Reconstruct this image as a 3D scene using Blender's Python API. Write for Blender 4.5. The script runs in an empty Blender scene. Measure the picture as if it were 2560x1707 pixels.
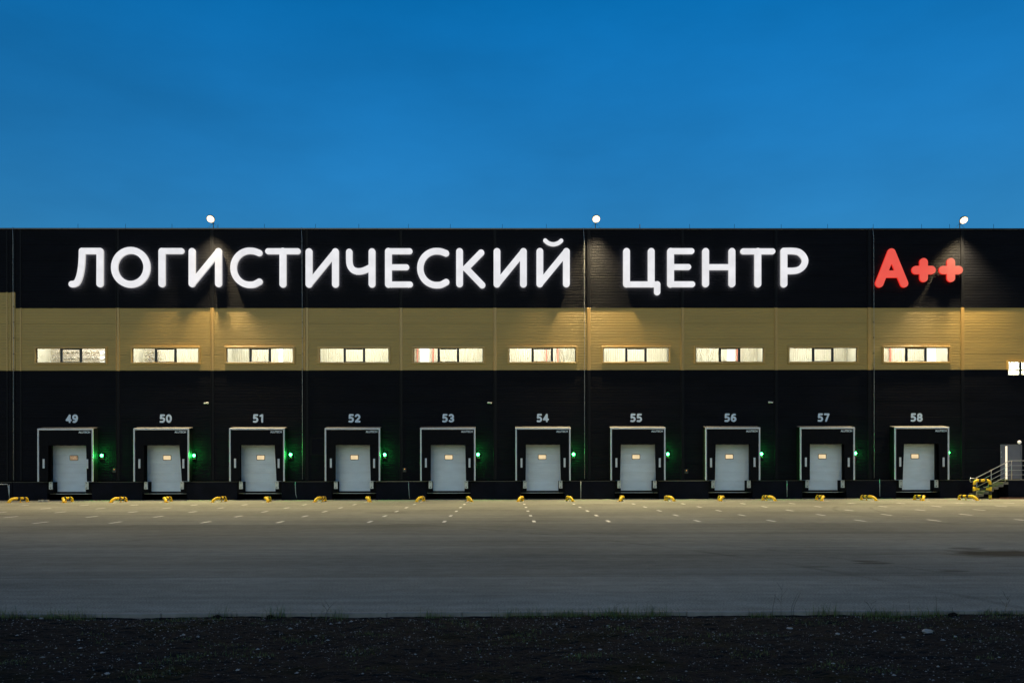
import bpy, math, random
import numpy as np
from mathutils import Vector
R = math.radians
rng = random.Random(7)
scene = bpy.context.scene
COL = scene.collection

# ------------------------------------------------------------------ camera
FPX, CX, CY, CZ = 2152.2, 24.566, -55.0, 1.905
PSI, ROLL = 0.008764, -0.0020626
cam_d = bpy.data.cameras.new('camera')
cam_d.sensor_width = 36.0
cam_d.lens = FPX / 2560 * 36.0
cam_d.shift_y = (1173 - 853.5) / 2560
cam_d.clip_start = 0.1
cam_d.clip_end = 3000
cam = bpy.data.objects.new('camera', cam_d)
COL.objects.link(cam)
cam.location = (CX, CY, CZ)
cam.rotation_euler = (R(90), -ROLL, -PSI)
scene.camera = cam

# ------------------------------------------------------------------ world (dusk)
world = bpy.data.worlds.new('World')
scene.world = world
world.use_nodes = True
wn = world.node_tree
wn.nodes.clear()
SUN_EL, SUN_AZ = R(6.0), R(190)
sky = wn.nodes.new('ShaderNodeTexSky')
sky.sky_type = 'NISHITA'
sky.sun_disc = False
sky.sun_elevation = SUN_EL
sky.sun_rotation = SUN_AZ
sky.air_density = 1.0
sky.dust_density = 0.6
sky.ozone_density = 4.0
tint = wn.nodes.new('ShaderNodeMix')
tint.data_type = 'RGBA'
tint.blend_type = 'MULTIPLY'
tint.inputs[0].default_value = 1.0
tint.inputs[7].default_value = (0.18, 0.90, 1.1, 1)
bg = wn.nodes.new('ShaderNodeBackground')
bg.inputs[1].default_value = 0.145
wo = wn.nodes.new('ShaderNodeOutputWorld')
wtc = wn.nodes.new('ShaderNodeTexCoord')
wsep = wn.nodes.new('ShaderNodeSeparateXYZ'); wn.links.new(wtc.outputs['Generated'], wsep.inputs[0])
wr = wn.nodes.new('ShaderNodeMapRange'); wr.inputs[1].default_value = 0.2; wr.inputs[2].default_value = 0.5; wr.inputs[3].default_value = 0.33; wr.inputs[4].default_value = 0.03
wn.links.new(wsep.outputs['Z'], wr.inputs[0])
wg = wn.nodes.new('ShaderNodeMapRange'); wg.inputs[1].default_value = 0.2; wg.inputs[2].default_value = 0.5; wg.inputs[3].default_value = 0.79; wg.inputs[4].default_value = 1.04
wn.links.new(wsep.outputs['Z'], wg.inputs[0])
wmp = wn.nodes.new('ShaderNodeMapping'); wmp.inputs['Scale'].default_value = (1.6, 1.6, 4.5)
wn.links.new(wtc.outputs['Generated'], wmp.inputs['Vector'])
wnz = wn.nodes.new('ShaderNodeTexNoise'); wnz.inputs['Scale'].default_value = 1.9; wnz.inputs['Detail'].default_value = 6; wnz.inputs['Roughness'].default_value = 0.55
wn.links.new(wmp.outputs[0], wnz.inputs['Vector'])
wc = wn.nodes.new('ShaderNodeMapRange'); wc.inputs[1].default_value = 0.3; wc.inputs[2].default_value = 0.7; wc.inputs[3].default_value = 0.88; wc.inputs[4].default_value = 1.11
wn.links.new(wnz.outputs['Fac'], wc.inputs[0])
wb = wn.nodes.new('ShaderNodeMapRange'); wb.inputs[1].default_value = 0.2; wb.inputs[2].default_value = 0.5; wb.inputs[3].default_value = 0.92; wb.inputs[4].default_value = 1.38
wn.links.new(wsep.outputs['Z'], wb.inputs[0])
wcomb = wn.nodes.new('ShaderNodeCombineXYZ'); wn.links.new(wb.outputs[0], wcomb.inputs[2])
wn.links.new(wr.outputs[0], wcomb.inputs[0]); wn.links.new(wg.outputs[0], wcomb.inputs[1])
wsc = wn.nodes.new('ShaderNodeVectorMath'); wsc.operation = 'SCALE'
wn.links.new(wcomb.outputs[0], wsc.inputs[0]); wn.links.new(wc.outputs[0], wsc.inputs['Scale'])
wn.links.new(wsc.outputs[0], tint.inputs[7])
wn.links.new(sky.outputs[0], tint.inputs[6])
wn.links.new(tint.outputs[2], bg.inputs[0])
wn.links.new(bg.outputs[0], wo.inputs[0])

# afterglow of the set sun, behind the photographer: weak and very soft
sun_d = bpy.data.lights.new('sun', 'SUN')
sun_d.energy = 0.5
sun_d.angle = R(40)
sun_d.color = (1.0, 0.76, 0.5)
sun = bpy.data.objects.new('sun', sun_d)
COL.objects.link(sun)
sun.rotation_euler = (R(70), 0, R(-10))

scene.view_settings.view_transform = 'Standard'
scene.view_settings.look = 'None'
scene.view_settings.exposure = 0.0
scene.view_settings.gamma = 1.0
scene.view_settings.use_curve_mapping = False
cy = scene.cycles
cy.max_bounces = 6
cy.diffuse_bounces = 3
cy.glossy_bounces = 2
cy.transparent_max_bounces = 8
cy.sample_clamp_indirect = 4.0
cy.use_denoising = True
cy.caustics_reflective = False
cy.caustics_refractive = False

FLOOD_W = 29000
GREEN_W = 120.0
ROOM_W = 270.0

# ------------------------------------------------------------------ helpers
def W(px, py, Y):
    """point of the photograph (2560 px frame) -> world point on the vertical plane y = Y"""
    u, v = px - 1280, py - 1173
    c, s = math.cos(-ROLL), math.sin(-ROLL)
    u, v = u * c - v * s, u * s + v * c
    xr, d, zz = u / FPX, 1.0, -v / FPX
    dx = xr * math.cos(PSI) + d * math.sin(PSI)
    dy = -xr * math.sin(PSI) + d * math.cos(PSI)
    t = (Y - CY) / dy
    return CX + dx * t, CZ + zz * t

def G(px, py, z=0.0):
    """point of the photograph -> world point on the ground"""
    u, v = px - 1280, py - 1173
    c, s = math.cos(-ROLL), math.sin(-ROLL)
    u, v = u * c - v * s, u * s + v * c
    t = (CZ - z) / (v / FPX)
    xr = u / FPX
    return CX + t * (xr * math.cos(PSI) + math.sin(PSI)), CY + t * (-xr * math.sin(PSI) + math.cos(PSI))

class MB:
    def __init__(self):
        self.v, self.f, self.m, self.s = [], [], [], []
    def quad(self, a, b, c, d, mi=0):
        n = len(self.v)
        self.v += [a, b, c, d]
        self.f.append((n, n + 1, n + 2, n + 3)); self.m.append(mi); self.s.append(False)
        return self
    def box(self, x0, x1, y0, y1, z0, z1, mi=0):
        n = len(self.v)
        self.v += [(x0, y0, z0), (x1, y0, z0), (x1, y1, z0), (x0, y1, z0), (x0, y0, z1), (x1, y0, z1), (x1, y1, z1), (x0, y1, z1)]
        for q in ((0, 3, 2, 1), (4, 5, 6, 7), (0, 1, 5, 4), (1, 2, 6, 5), (2, 3, 7, 6), (3, 0, 4, 7)):
            self.f.append(tuple(n + i for i in q)); self.m.append(mi); self.s.append(False)
        return self
    def cbox(self, x0, x1, y0, y1, z0, z1, c=0.01, mi=0):
        """box with chamfered front (-y) edges"""
        n = len(self.v)
        self.v += [(x0, y1, z0), (x1, y1, z0), (x1, y1, z1), (x0, y1, z1),
                   (x0, y0 + c, z0), (x1, y0 + c, z0), (x1, y0 + c, z1), (x0, y0 + c, z1),
                   (x0 + c, y0, z0 + c), (x1 - c, y0, z0 + c), (x1 - c, y0, z1 - c), (x0 + c, y0, z1 - c)]
        qs = [(3, 2, 1, 0), (8, 9, 10, 11)]
        for i in range(4):
            j = (i + 1) % 4
            qs += [(i, j, 4 + j, 4 + i), (4 + i, 4 + j, 8 + j, 8 + i)]
        for q in qs:
            self.f.append(tuple(n + i for i in q)); self.m.append(mi); self.s.append(False)
        return self
    def prism(self, poly, y0, y1, mi=0):
        """polygon in x,z (counter-clockwise seen from -y) extruded from y0 (front) to y1"""
        n, k = len(self.v), len(poly)
        self.v += [(x, y0, z) for x, z in poly] + [(x, y1, z) for x, z in poly]
        self.f.append(tuple(range(n, n + k))); self.f.append(tuple(range(n + 2 * k - 1, n + k - 1, -1)))
        self.m += [mi, mi]; self.s += [False, False]
        for i in range(k):
            j = (i + 1) % k
            self.f.append((n + j, n + i, n + k + i, n + k + j)); self.m.append(mi); self.s.append(False)
        return self
    def tube(self, pts, r, n=10, mi=0, caps=True, radii=None):
        pts = [Vector(p) for p in pts]
        k = len(pts)
        base = len(self.v)
        prev = None
        for i, p in enumerate(pts):
            t = (pts[min(i + 1, k - 1)] - pts[max(i - 1, 0)]).normalized()
            if prev is None:
                a = Vector((0, 0, 1)) if abs(t.z) < 0.9 else Vector((1, 0, 0))
                nx = t.cross(a).normalized()
            else:
                nx = (prev - t * prev.dot(t)).normalized()
            prev = nx
            ny = t.cross(nx)
            rr = radii[i] if radii else r
            for j in range(n):
                a = 2 * math.pi * j / n
                q = p + nx * (math.cos(a) * rr) + ny * (math.sin(a) * rr)
                self.v.append(tuple(q))
        for i in range(k - 1):
            for j in range(n):
                a, b = base + i * n + j, base + i * n + (j + 1) % n
                self.f.append((a, b, b + n, a + n)); self.m.append(mi); self.s.append(True)
        if caps:
            self.f.append(tuple(base + j for j in range(n - 1, -1, -1)))
            self.f.append(tuple(base + (k - 1) * n + j for j in range(n)))
            self.m += [mi, mi]; self.s += [False, False]
        return self
    def ball(self, c, r, nu=12, nv=8, sx=1, sy=1, sz=1, jit=0.0, mi=0):
        base = len(self.v)
        for i in range(nv + 1):
            th = math.pi * i / nv
            for j in range(nu):
                ph = 2 * math.pi * j / nu
                k = r * (1 + jit * (rng.random() - 0.5))
                self.v.append((c[0] + k * sx * math.sin(th) * math.cos(ph), c[1] + k * sy * math.sin(th) * math.sin(ph), c[2] + k * sz * math.cos(th)))
        for i in range(nv):
            for j in range(nu):
                a, b = base + i * nu + j, base + i * nu + (j + 1) % nu
                self.f.append((a, a + nu, b + nu, b)); self.m.append(mi); self.s.append(jit == 0)
        return self
    def mesh(self, name, mats):
        me = bpy.data.meshes.new(name)
        me.from_pydata(self.v, [], self.f)
        if not isinstance(mats, (list, tuple)):
            mats = [mats]
        for m in mats:
            me.materials.append(m)
        me.polygons.foreach_set('material_index', self.m)
        me.polygons.foreach_set('use_smooth', self.s)
        me.update()
        return me
    def build(self, name, mats, parent=None, loc=(0, 0, 0)):
        return link(name, self.mesh(name, mats), parent, loc)

def link(name, data, parent=None, loc=(0, 0, 0), rotz=0.0):
    o = bpy.data.objects.new(name, data)
    COL.objects.link(o)
    o.location = loc
    o.rotation_euler = (0, 0, rotz)
    if parent is not None:
        o.parent = parent
    return o

def empty(name, loc=(0, 0, 0), parent=None, rotz=0.0):
    o = link(name, None, parent, loc, rotz)
    o.empty_display_size = 0.2
    return o

def tag(o, label=None, cat=None, group=None, kind=None):
    if label: o['label'] = label
    if cat: o['category'] = cat
    if group: o['group'] = group
    if kind: o['kind'] = kind
    return o

ORD = ['first', 'second', 'third', 'fourth', 'fifth', 'sixth', 'seventh', 'eighth', 'ninth', 'tenth', 'eleventh', 'twelfth',
       'thirteenth', 'fourteenth', 'fifteenth', 'sixteenth', 'seventeenth', 'eighteenth', 'nineteenth', 'twentieth', 'twenty-first', 'twenty-second', 'twenty-third']

# ------------------------------------------------------------------ materials
def mat(name, col, rough=0.6, metal=0.0, spec=0.5, noise=0.0, nscale=3.0, stretch=(1, 1, 1), bump=0.0, bscale=40.0, coords='Object', emit=None, estr=0.0, streak=0.0):
    m = bpy.data.materials.new(name)
    m.use_nodes = True
    nt = m.node_tree
    b = nt.nodes['Principled BSDF']
    b.inputs['Base Color'].default_value = (*col, 1)
    b.inputs['Roughness'].default_value = rough
    b.inputs['Metallic'].default_value = metal
    b.inputs['Specular IOR Level'].default_value = spec
    tc = nt.nodes.new('ShaderNodeTexCoord') if coords == 'Object' else None
    geo = nt.nodes.new('ShaderNodeNewGeometry')
    src = tc.outputs['Object'] if tc else geo.outputs['Position']
    if noise:
        mp = nt.nodes.new('ShaderNodeMapping'); mp.inputs['Scale'].default_value = stretch
        nt.links.new(src, mp.inputs['Vector'])
        n = nt.nodes.new('ShaderNodeTexNoise'); n.inputs['Scale'].default_value = nscale; n.inputs['Detail'].default_value = 6
        nt.links.new(mp.outputs[0], n.inputs['Vector'])
        r = nt.nodes.new('ShaderNodeMapRange')
        r.inputs[1].default_value = 0.3; r.inputs[2].default_value = 0.7
        r.inputs[3].default_value = 1 - noise; r.inputs[4].default_value = 1 + noise
        nt.links.new(n.outputs['Fac'], r.inputs[0])
        x = nt.nodes.new('ShaderNodeVectorMath'); x.operation = 'SCALE'
        x.inputs[0].default_value = col
        nt.links.new(r.outputs[0], x.inputs['Scale'])
        nt.links.new(x.outputs[0], b.inputs['Base Color'])
        rr = nt.nodes.new('ShaderNodeMapRange')
        rr.inputs[3].default_value = max(0, rough - 0.1); rr.inputs[4].default_value = min(1, rough + 0.12)
        nt.links.new(n.outputs['Fac'], rr.inputs[0])
        nt.links.new(rr.outputs[0], b.inputs['Roughness'])
    if bump:
        n2 = nt.nodes.new('ShaderNodeTexNoise'); n2.inputs['Scale'].default_value = bscale; n2.inputs['Detail'].default_value = 4
        nt.links.new(src, n2.inputs['Vector'])
        bp = nt.nodes.new('ShaderNodeBump'); bp.inputs['Strength'].default_value = bump; bp.inputs['Distance'].default_value = 0.02
        nt.links.new(n2.outputs['Fac'], bp.inputs['Height'])
        nt.links.new(bp.outputs[0], b.inputs['Normal'])
    if emit:
        b.inputs['Emission Color'].default_value = (*emit, 1)
        b.inputs['Emission Strength'].default_value = estr
    return m

def emat(name, col, strength, noise=0.0, nscale=2.0, gloss=True):
    m = mat(name, (0.03, 0.03, 0.03) if gloss else (0.02, 0.02, 0.02), 0.5, spec=0.1, emit=col, estr=strength)
    if noise:
        nt = m.node_tree
        geo = nt.nodes.new('ShaderNodeNewGeometry')
        n = nt.nodes.new('ShaderNodeTexNoise'); n.inputs['Scale'].default_value = nscale; n.inputs['Detail'].default_value = 3
        nt.links.new(geo.outputs['Position'], n.inputs['Vector'])
        r = nt.nodes.new('ShaderNodeMapRange')
        r.inputs[1].default_value = 0.3; r.inputs[2].default_value = 0.7
        r.inputs[3].default_value = strength * (1 - noise); r.inputs[4].default_value = strength * (1 + noise)
        nt.links.new(n.outputs['Fac'], r.inputs[0])
        nt.links.new(r.outputs[0], nt.nodes['Principled BSDF'].inputs['Emission Strength'])
    return m

M = {}
M['dark'] = mat('dark_panel_paint', (0.0045, 0.005, 0.008), 0.6, noise=0.25, nscale=0.6, stretch=(0.6, 1, 2.5), coords='World', spec=0.06)
M['gold'] = mat('gold_panel_paint', (0.40, 0.27, 0.082), 0.5, noise=0.07, nscale=0.5, stretch=(0.5, 1, 2), coords='World', spec=0.4)
M['goldtrim'] = mat('gold_trim_paint', (0.45, 0.28, 0.08), 0.38, noise=0.05, nscale=2, coords='World')
M['darktrim'] = mat('dark_trim_paint', (0.006, 0.0065, 0.009), 0.5, spec=0.08, noise=0.2, nscale=2, coords='World')
M['cap'] = mat('parapet_metal', (0.05, 0.052, 0.058), 0.3, metal=0.6, noise=0.2, nscale=1.5, coords='World')
M['roof'] = mat('roof_membrane', (0.2, 0.2, 0.2), 0.9, noise=0.2, coords='World')
M['plinth'] = mat('plinth_concrete_paint', (0.005, 0.0055, 0.010), 0.8, spec=0.1, noise=0.35, nscale=1.6, bump=0.3, bscale=25, coords='World')
M['ledge_dark'] = mat('dark_ledge_flashing', (0.03, 0.028, 0.026), 0.4, metal=0.2, noise=0.5, nscale=0.8, coords='World')  # same flashing, darker copy for the segments left unlit
M['ledge'] = mat('ledge_flashing', (0.16, 0.14, 0.11), 0.35, metal=0.3, noise=0.5, nscale=0.8, coords='World')  # paler copy: light falling on a few segments put into the colour
M['frame_black'] = mat('black_window_aluminium', (0.006, 0.006, 0.007), 0.4)
M['door'] = mat('white_door_steel', (0.58, 0.67, 0.78), 0.5, noise=0.06, nscale=1.2, stretch=(1, 1, 3), coords='World')
M['rubber'] = mat('black_rubber', (0.004, 0.004, 0.005), 0.8, spec=0.1, noise=0.3, nscale=6, bump=0.4, bscale=14)
M['curtain'] = mat('black_curtain_fabric', (0.004, 0.0042, 0.006), 0.7, spec=0.08, noise=0.25, nscale=4, bump=0.6, bscale=5, coords='World')
M['shelter_top'] = mat('shelter_top_fabric', (0.17, 0.16, 0.145), 0.6, noise=0.25, nscale=3, coords='World')
M['alu'] = mat('pale_frame_profile', (0.55, 0.58, 0.62), 0.5, noise=0.08, nscale=4, coords='World')
M['steel'] = mat('galvanised_steel', (0.42, 0.44, 0.45), 0.42, metal=0.35, noise=0.2, nscale=9)
M['darksteel'] = mat('dark_steel', (0.03, 0.032, 0.035), 0.5, metal=0.5, noise=0.3, nscale=6)
M['number'] = mat('pale_number_paint', (0.56, 0.66, 0.78), 0.55, noise=0.06, nscale=3, coords='World')
M['yellow'] = mat('safety_yellow', (0.85, 0.53, 0.012), 0.42, noise=0.12, nscale=7, coords='World')
M['black'] = mat('safety_black', (0.012, 0.012, 0.012), 0.45, noise=0.3, nscale=7, coords='World')
M['concrete'] = mat('grey_concrete', (0.24, 0.235, 0.22), 0.8, noise=0.2, nscale=2.5, bump=0.3, coords='World')
M['stairs'] = mat('stair_stone', (0.16, 0.145, 0.12), 0.7, noise=0.25, nscale=5, bump=0.3, coords='World')
M['inox'] = mat('stainless_tube', (0.62, 0.6, 0.56), 0.28, metal=0.9)
M['greydoor'] = mat('grey_door_paint', (0.15, 0.145, 0.17), 0.5, noise=0.1, nscale=2, coords='World')
M['whiteplastic'] = mat('white_plastic', (0.72, 0.7, 0.66), 0.45)
M['orangeled'] = emat('orange_indicator', (1.0, 0.4, 0.08), 1.2)
M['timber'] = mat('brown_timber', (0.16, 0.075, 0.04), 0.8, noise=0.3, nscale=6, coords='World')
M['palewood'] = mat('pale_board', (0.5, 0.47, 0.4), 0.75, noise=0.3, nscale=7, coords='World')
M['face_white'] = emat('white_sign_acrylic', (0.97, 0.965, 1.0), 0.84, 0.07, 1.6)
M['halo_white'] = emat('white_sign_back_light', (1.0, 0.97, 0.93), 13.0, gloss=False)  # glow added behind the letters, standing in for bloom on the wall
M['side_white'] = emat('white_sign_return', (1.0, 0.97, 0.93), 0.6, gloss=False)  # side glow added as well, to spread that halo
M['face_red'] = emat('red_sign_acrylic', (1.0, 0.11, 0.08), 0.84, 0.05, 1.6, gloss=False)
M['halo_red'] = emat('red_sign_back_light', (1.0, 0.02, 0.01), 7.0, gloss=False)  # added glow standing in for the bloom of the red letters
M['side_red'] = emat('red_sign_return', (1.0, 0.03, 0.02), 0.8, gloss=False)
M['green'] = emat('green_signal_lens', (0.05, 1.0, 0.20), 24.0, gloss=False)
M['flood_lens'] = emat('floodlight_lens', (1.0, 0.9, 0.68), 9.0, gloss=False)
M['flood_rim'] = emat('floodlight_reflector', (1.0, 0.72, 0.33), 1.3, gloss=False)
M['vision'] = emat('lit_door_glazing', (1.0, 0.76, 0.43), 0.86, 0.10, 3.0)
M['vision_dim'] = emat('lit_door_glazing_dim', (1.0, 0.66, 0.38), 0.33, 0.75, 9.0)
M['vision_frame'] = mat('vision_frame_plastic', (0.10, 0.085, 0.07), 0.5)
M['room'] = mat('room_cream_sheet', (0.72, 0.71, 0.62), 0.6, noise=0.05, nscale=1.5, stretch=(3, 1, 0.5), coords='World')
M['room_back'] = mat('truss_bay_sheet', (0.6, 0.57, 0.5), 0.7, noise=0.18, nscale=1.8, stretch=(0.5, 1, 3), coords='World')
M['truss'] = mat('grey_truss_steel', (0.44, 0.40, 0.36), 0.5)
M['redpost'] = mat('red_column_paint', (0.62, 0.22, 0.17), 0.5)
M['lamp_white'] = emat('bright_lamp_diffuser', (1.0, 0.95, 0.82), 1.6)
M['strip_warm'] = emat('lit_door_gap', (1.0, 0.88, 0.62), 1.3)
M['paint'] = mat('white_road_paint', (0.62, 0.61, 0.58), 0.6, noise=0.18, nscale=18, coords='World')
M['stone'] = mat('gravel_stone', (0.03, 0.029, 0.027), 0.85, spec=0.1, noise=0.5, nscale=9, coords='World')
M['palestone'] = mat('pale_limestone', (0.24, 0.24, 0.235), 0.75, noise=0.25, nscale=14, coords='World')
M['tanstone'] = mat('tan_sandstone', (0.40, 0.27, 0.14), 0.75, noise=0.25, nscale=14, coords='World')
M['grass'] = mat('grass_blade', (0.06, 0.095, 0.022), 0.6, noise=0.4, nscale=3, coords='World')
M['stalk'] = mat('dry_stalk', (0.035, 0.034, 0.022), 0.8)
M['kerb'] = mat('kerb_concrete', (0.17, 0.17, 0.165), 0.8, noise=0.2, nscale=5, bump=0.3, coords='World')

def glass_mat():
    m = bpy.data.materials.new('window_glass')
    m.use_nodes = True
    nt = m.node_tree
    nt.nodes.clear()
    o = nt.nodes.new('ShaderNodeOutputMaterial')
    t = nt.nodes.new('ShaderNodeBsdfTransparent'); t.inputs[0].default_value = (0.94, 0.96, 0.95, 1)
    g = nt.nodes.new('ShaderNodeBsdfGlossy'); g.inputs['Roughness'].default_value = 0.02
    f = nt.nodes.new('ShaderNodeFresnel'); f.inputs[0].default_value = 1.45
    x = nt.nodes.new('ShaderNodeMixShader')
    ge = nt.nodes.new('ShaderNodeNewGeometry')
    inv = nt.nodes.new('ShaderNodeMath'); inv.operation = 'SUBTRACT'; inv.inputs[0].default_value = 1.0; nt.links.new(ge.outputs['Backfacing'], inv.inputs[1])
    mu = nt.nodes.new('ShaderNodeMath'); mu.operation = 'MULTIPLY'; nt.links.new(f.outputs[0], mu.inputs[0]); nt.links.new(inv.outputs[0], mu.inputs[1])
    nt.links.new(mu.outputs[0], x.inputs[0]); nt.links.new(t.outputs[0], x.inputs[1]); nt.links.new(g.outputs[0], x.inputs[2])
    nt.links.new(x.outputs[0], o.inputs[0])
    return m
M['glass'] = glass_mat()

def asphalt_mat():
    m = bpy.data.materials.new('worn_asphalt')
    m.use_nodes = True
    nt = m.node_tree
    L = nt.links.new
    b = nt.nodes['Principled BSDF']
    geo = nt.nodes.new('ShaderNodeNewGeometry')
    P = geo.outputs['Position']
    def noise(scale, stretch, detail=5):
        mp = nt.nodes.new('ShaderNodeMapping'); mp.inputs['Scale'].default_value = stretch
        L(P, mp.inputs['Vector'])
        n = nt.nodes.new('ShaderNodeTexNoise'); n.inputs['Scale'].default_value = scale; n.inputs['Detail'].default_value = detail
        L(mp.outputs[0], n.inputs['Vector'])
        return n.outputs['Fac']
    def rng_(fac, lo, hi, a=0.3, c=0.7):
        r = nt.nodes.new('ShaderNodeMapRange')
        r.inputs[1].default_value = a; r.inputs[2].default_value = c; r.inputs[3].default_value = lo; r.inputs[4].default_value = hi
        L(fac, r.inputs[0]); return r.outputs[0]
    def mul(a, c):
        x = nt.nodes.new('ShaderNodeMath'); x.operation = 'MULTIPLY'
        L(a, x.inputs[0])
        if isinstance(c, float): x.inputs[1].default_value = c
        else: L(c, x.inputs[1])
        return x.outputs[0]
    streak = rng_(noise(1.0, (0.03, 1.1, 1)), 0.86, 1.13)
    streak2 = rng_(noise(1.0, (0.10, 4.0, 1)), 0.9, 1.09)
    patch = rng_(noise(0.18, (1, 1, 1)), 0.82, 1.15)
    speck = mul(rng_(noise(38.0, (1, 1, 1), 3), 0.58, 1.42), rng_(noise(3.2, (0.7, 1, 1), 4), 0.88, 1.12))
    # paving lanes laid side by side along the wall
    sep = nt.nodes.new('ShaderNodeSeparateXYZ'); L(P, sep.inputs[0])
    lane = nt.nodes.new('ShaderNodeMapRange')
    lane.inputs[1].default_value = -44.5; lane.inputs[2].default_value = 0.5; lane.inputs[3].default_value = 0; lane.inputs[4].default_value = 1
    L(sep.outputs['Y'], lane.inputs[0])
    cr = nt.nodes.new('ShaderNodeValToRGB'); cr.color_ramp.interpolation = 'CONSTANT'
    el = cr.color_ramp.elements
    vals = [(-44.5, 1.0), (-39.9, 0.80), (-34.9, 0.93), (-29.9, 0.84), (-25.1, 1.0), (-20.0, 0.93), (-15.0, 1.0), (-10.0, 0.94), (-5.0, 1.0)]
    el[0].position = 0; el[0].color = (1, 1, 1, 1)
    el[1].position = (vals[1][0] + 44.5) / 45; el[1].color = (*[vals[1][1]] * 3, 1)
    for y, v in vals[2:]:
        e = el.new((y + 44.5) / 45); e.color = (v, v, v, 1)
    L(lane.outputs[0], cr.inputs[0])
    t = mul(mul(mul(mul(streak, streak2), patch), speck), cr.outputs[0])
    # tyre arcs left by turning trucks, broken up by noise
    wear = rng_(noise(0.5, (1, 1, 1)), 0.0, 1.0, 0.35, 0.65)
    for (x, y, rad, wid, dp) in ((2, -48, 30, 0.14, 0.72), (3.9, -48, 30, 0.14, 0.76), (40, -58, 38, 0.16, 0.75), (41.8, -58, 38, 0.16, 0.78), (58, -20, 17, 0.14, 0.72), (56.2, -20, 17, 0.14, 0.75), (14, -62, 34, 0.14, 1.2), (30, 4, 40, 0.15, 0.8), (20, -20, 60, 0.12, 1.15)):
        vd = nt.nodes.new('ShaderNodeVectorMath'); vd.operation = 'DISTANCE'; L(P, vd.inputs[0]); vd.inputs[1].default_value = (x, y, 0)
        sb = nt.nodes.new('ShaderNodeMath'); sb.operation = 'SUBTRACT'; L(vd.outputs['Value'], sb.inputs[0]); sb.inputs[1].default_value = rad
        ab = nt.nodes.new('ShaderNodeMath'); ab.operation = 'ABSOLUTE'; L(sb.outputs[0], ab.inputs[0])
        band = rng_(ab.outputs[0], 1.0, 0.0, wid * 0.3, wid)
        amt = mul(band, wear)
        fac = nt.nodes.new('ShaderNodeMath'); fac.operation = 'MULTIPLY_ADD'; L(amt, fac.inputs[0]); fac.inputs[1].default_value = dp - 1; fac.inputs[2].default_value = 1.0
        t = mul(t, fac.outputs[0])
    # oil stains with a shape of their own
    def stain(x, y, rx, ry, depth):
        vm = nt.nodes.new('ShaderNodeMapping')
        vm.inputs['Location'].default_value = (-x / rx, -y / ry, 0); vm.inputs['Scale'].default_value = (1 / rx, 1 / ry, 0)
        L(P, vm.inputs['Vector'])
        ln = nt.nodes.new('ShaderNodeVectorMath'); ln.operation = 'LENGTH'; L(vm.outputs[0], ln.inputs[0])
        ad = nt.nodes.new('ShaderNodeMath'); ad.operation = 'ADD'; L(ln.outputs['Value'], ad.inputs[0]); L(rng_(noise(1.6, (1, 1, 1)), -0.3, 0.3), ad.inputs[1])
        return rng_(ad.outputs[0], depth, 1.0, 0.6, 1.1)
    for (px, py, rx, ry, dp) in ((2495, 1383, 1.1, 0.9, 0.26), (2415, 1370, 0.5, 0.25, 0.5), (2160, 1402, 0.35, 0.15, 0.5), (2185, 1407, 0.45, 0.18, 0.55), (2046, 1416, 0.3, 0.12, 0.6), (975, 1281, 1.2, 0.7, 0.7), (2385, 1427, 0.3, 0.15, 0.6)):
        x, y = G(px, py)
        t = mul(t, stain(x, y, rx, ry, dp))
    vs = nt.nodes.new('ShaderNodeVectorMath'); vs.operation = 'SCALE'
    vs.inputs[0].default_value = (0.222, 0.222, 0.186)
    L(t, vs.inputs['Scale'])
    L(vs.outputs[0], b.inputs['Base Color'])
    L(rng_(noise(0.35, (0.3, 1, 1)), 0.8, 0.98), b.inputs['Roughness'])
    b.inputs['Specular IOR Level'].default_value = 0.02
    bp = nt.nodes.new('ShaderNodeBump'); bp.inputs['Strength'].default_value = 0.35; bp.inputs['Distance'].default_value = 0.006
    L(noise(55, (1, 1, 1), 3), bp.inputs['Height'])
    L(bp.outputs[0], b.inputs['Normal'])
    return m
M['asphalt'] = asphalt_mat()

def soil_mat():  # soil colour is darkened to hold the shadow lying over the verge
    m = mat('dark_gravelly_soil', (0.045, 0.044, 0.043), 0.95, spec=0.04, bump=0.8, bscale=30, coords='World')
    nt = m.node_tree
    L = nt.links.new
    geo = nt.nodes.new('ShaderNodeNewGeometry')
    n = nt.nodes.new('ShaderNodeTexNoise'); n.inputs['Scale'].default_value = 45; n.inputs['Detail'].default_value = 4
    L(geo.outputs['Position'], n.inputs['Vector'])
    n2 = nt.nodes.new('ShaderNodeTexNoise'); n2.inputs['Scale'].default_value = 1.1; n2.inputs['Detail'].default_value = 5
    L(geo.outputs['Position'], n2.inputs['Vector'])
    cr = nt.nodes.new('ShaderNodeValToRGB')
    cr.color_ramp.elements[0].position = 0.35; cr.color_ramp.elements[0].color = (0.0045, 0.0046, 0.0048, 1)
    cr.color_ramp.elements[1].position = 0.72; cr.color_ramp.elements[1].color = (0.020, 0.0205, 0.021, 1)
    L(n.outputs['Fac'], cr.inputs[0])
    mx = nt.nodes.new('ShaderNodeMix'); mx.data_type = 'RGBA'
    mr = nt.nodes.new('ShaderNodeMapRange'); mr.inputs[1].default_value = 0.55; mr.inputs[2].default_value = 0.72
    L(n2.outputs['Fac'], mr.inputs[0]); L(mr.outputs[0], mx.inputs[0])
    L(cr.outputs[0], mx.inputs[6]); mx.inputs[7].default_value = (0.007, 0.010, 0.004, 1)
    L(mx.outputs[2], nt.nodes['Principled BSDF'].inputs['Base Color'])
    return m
M['soil'] = soil_mat()

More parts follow.
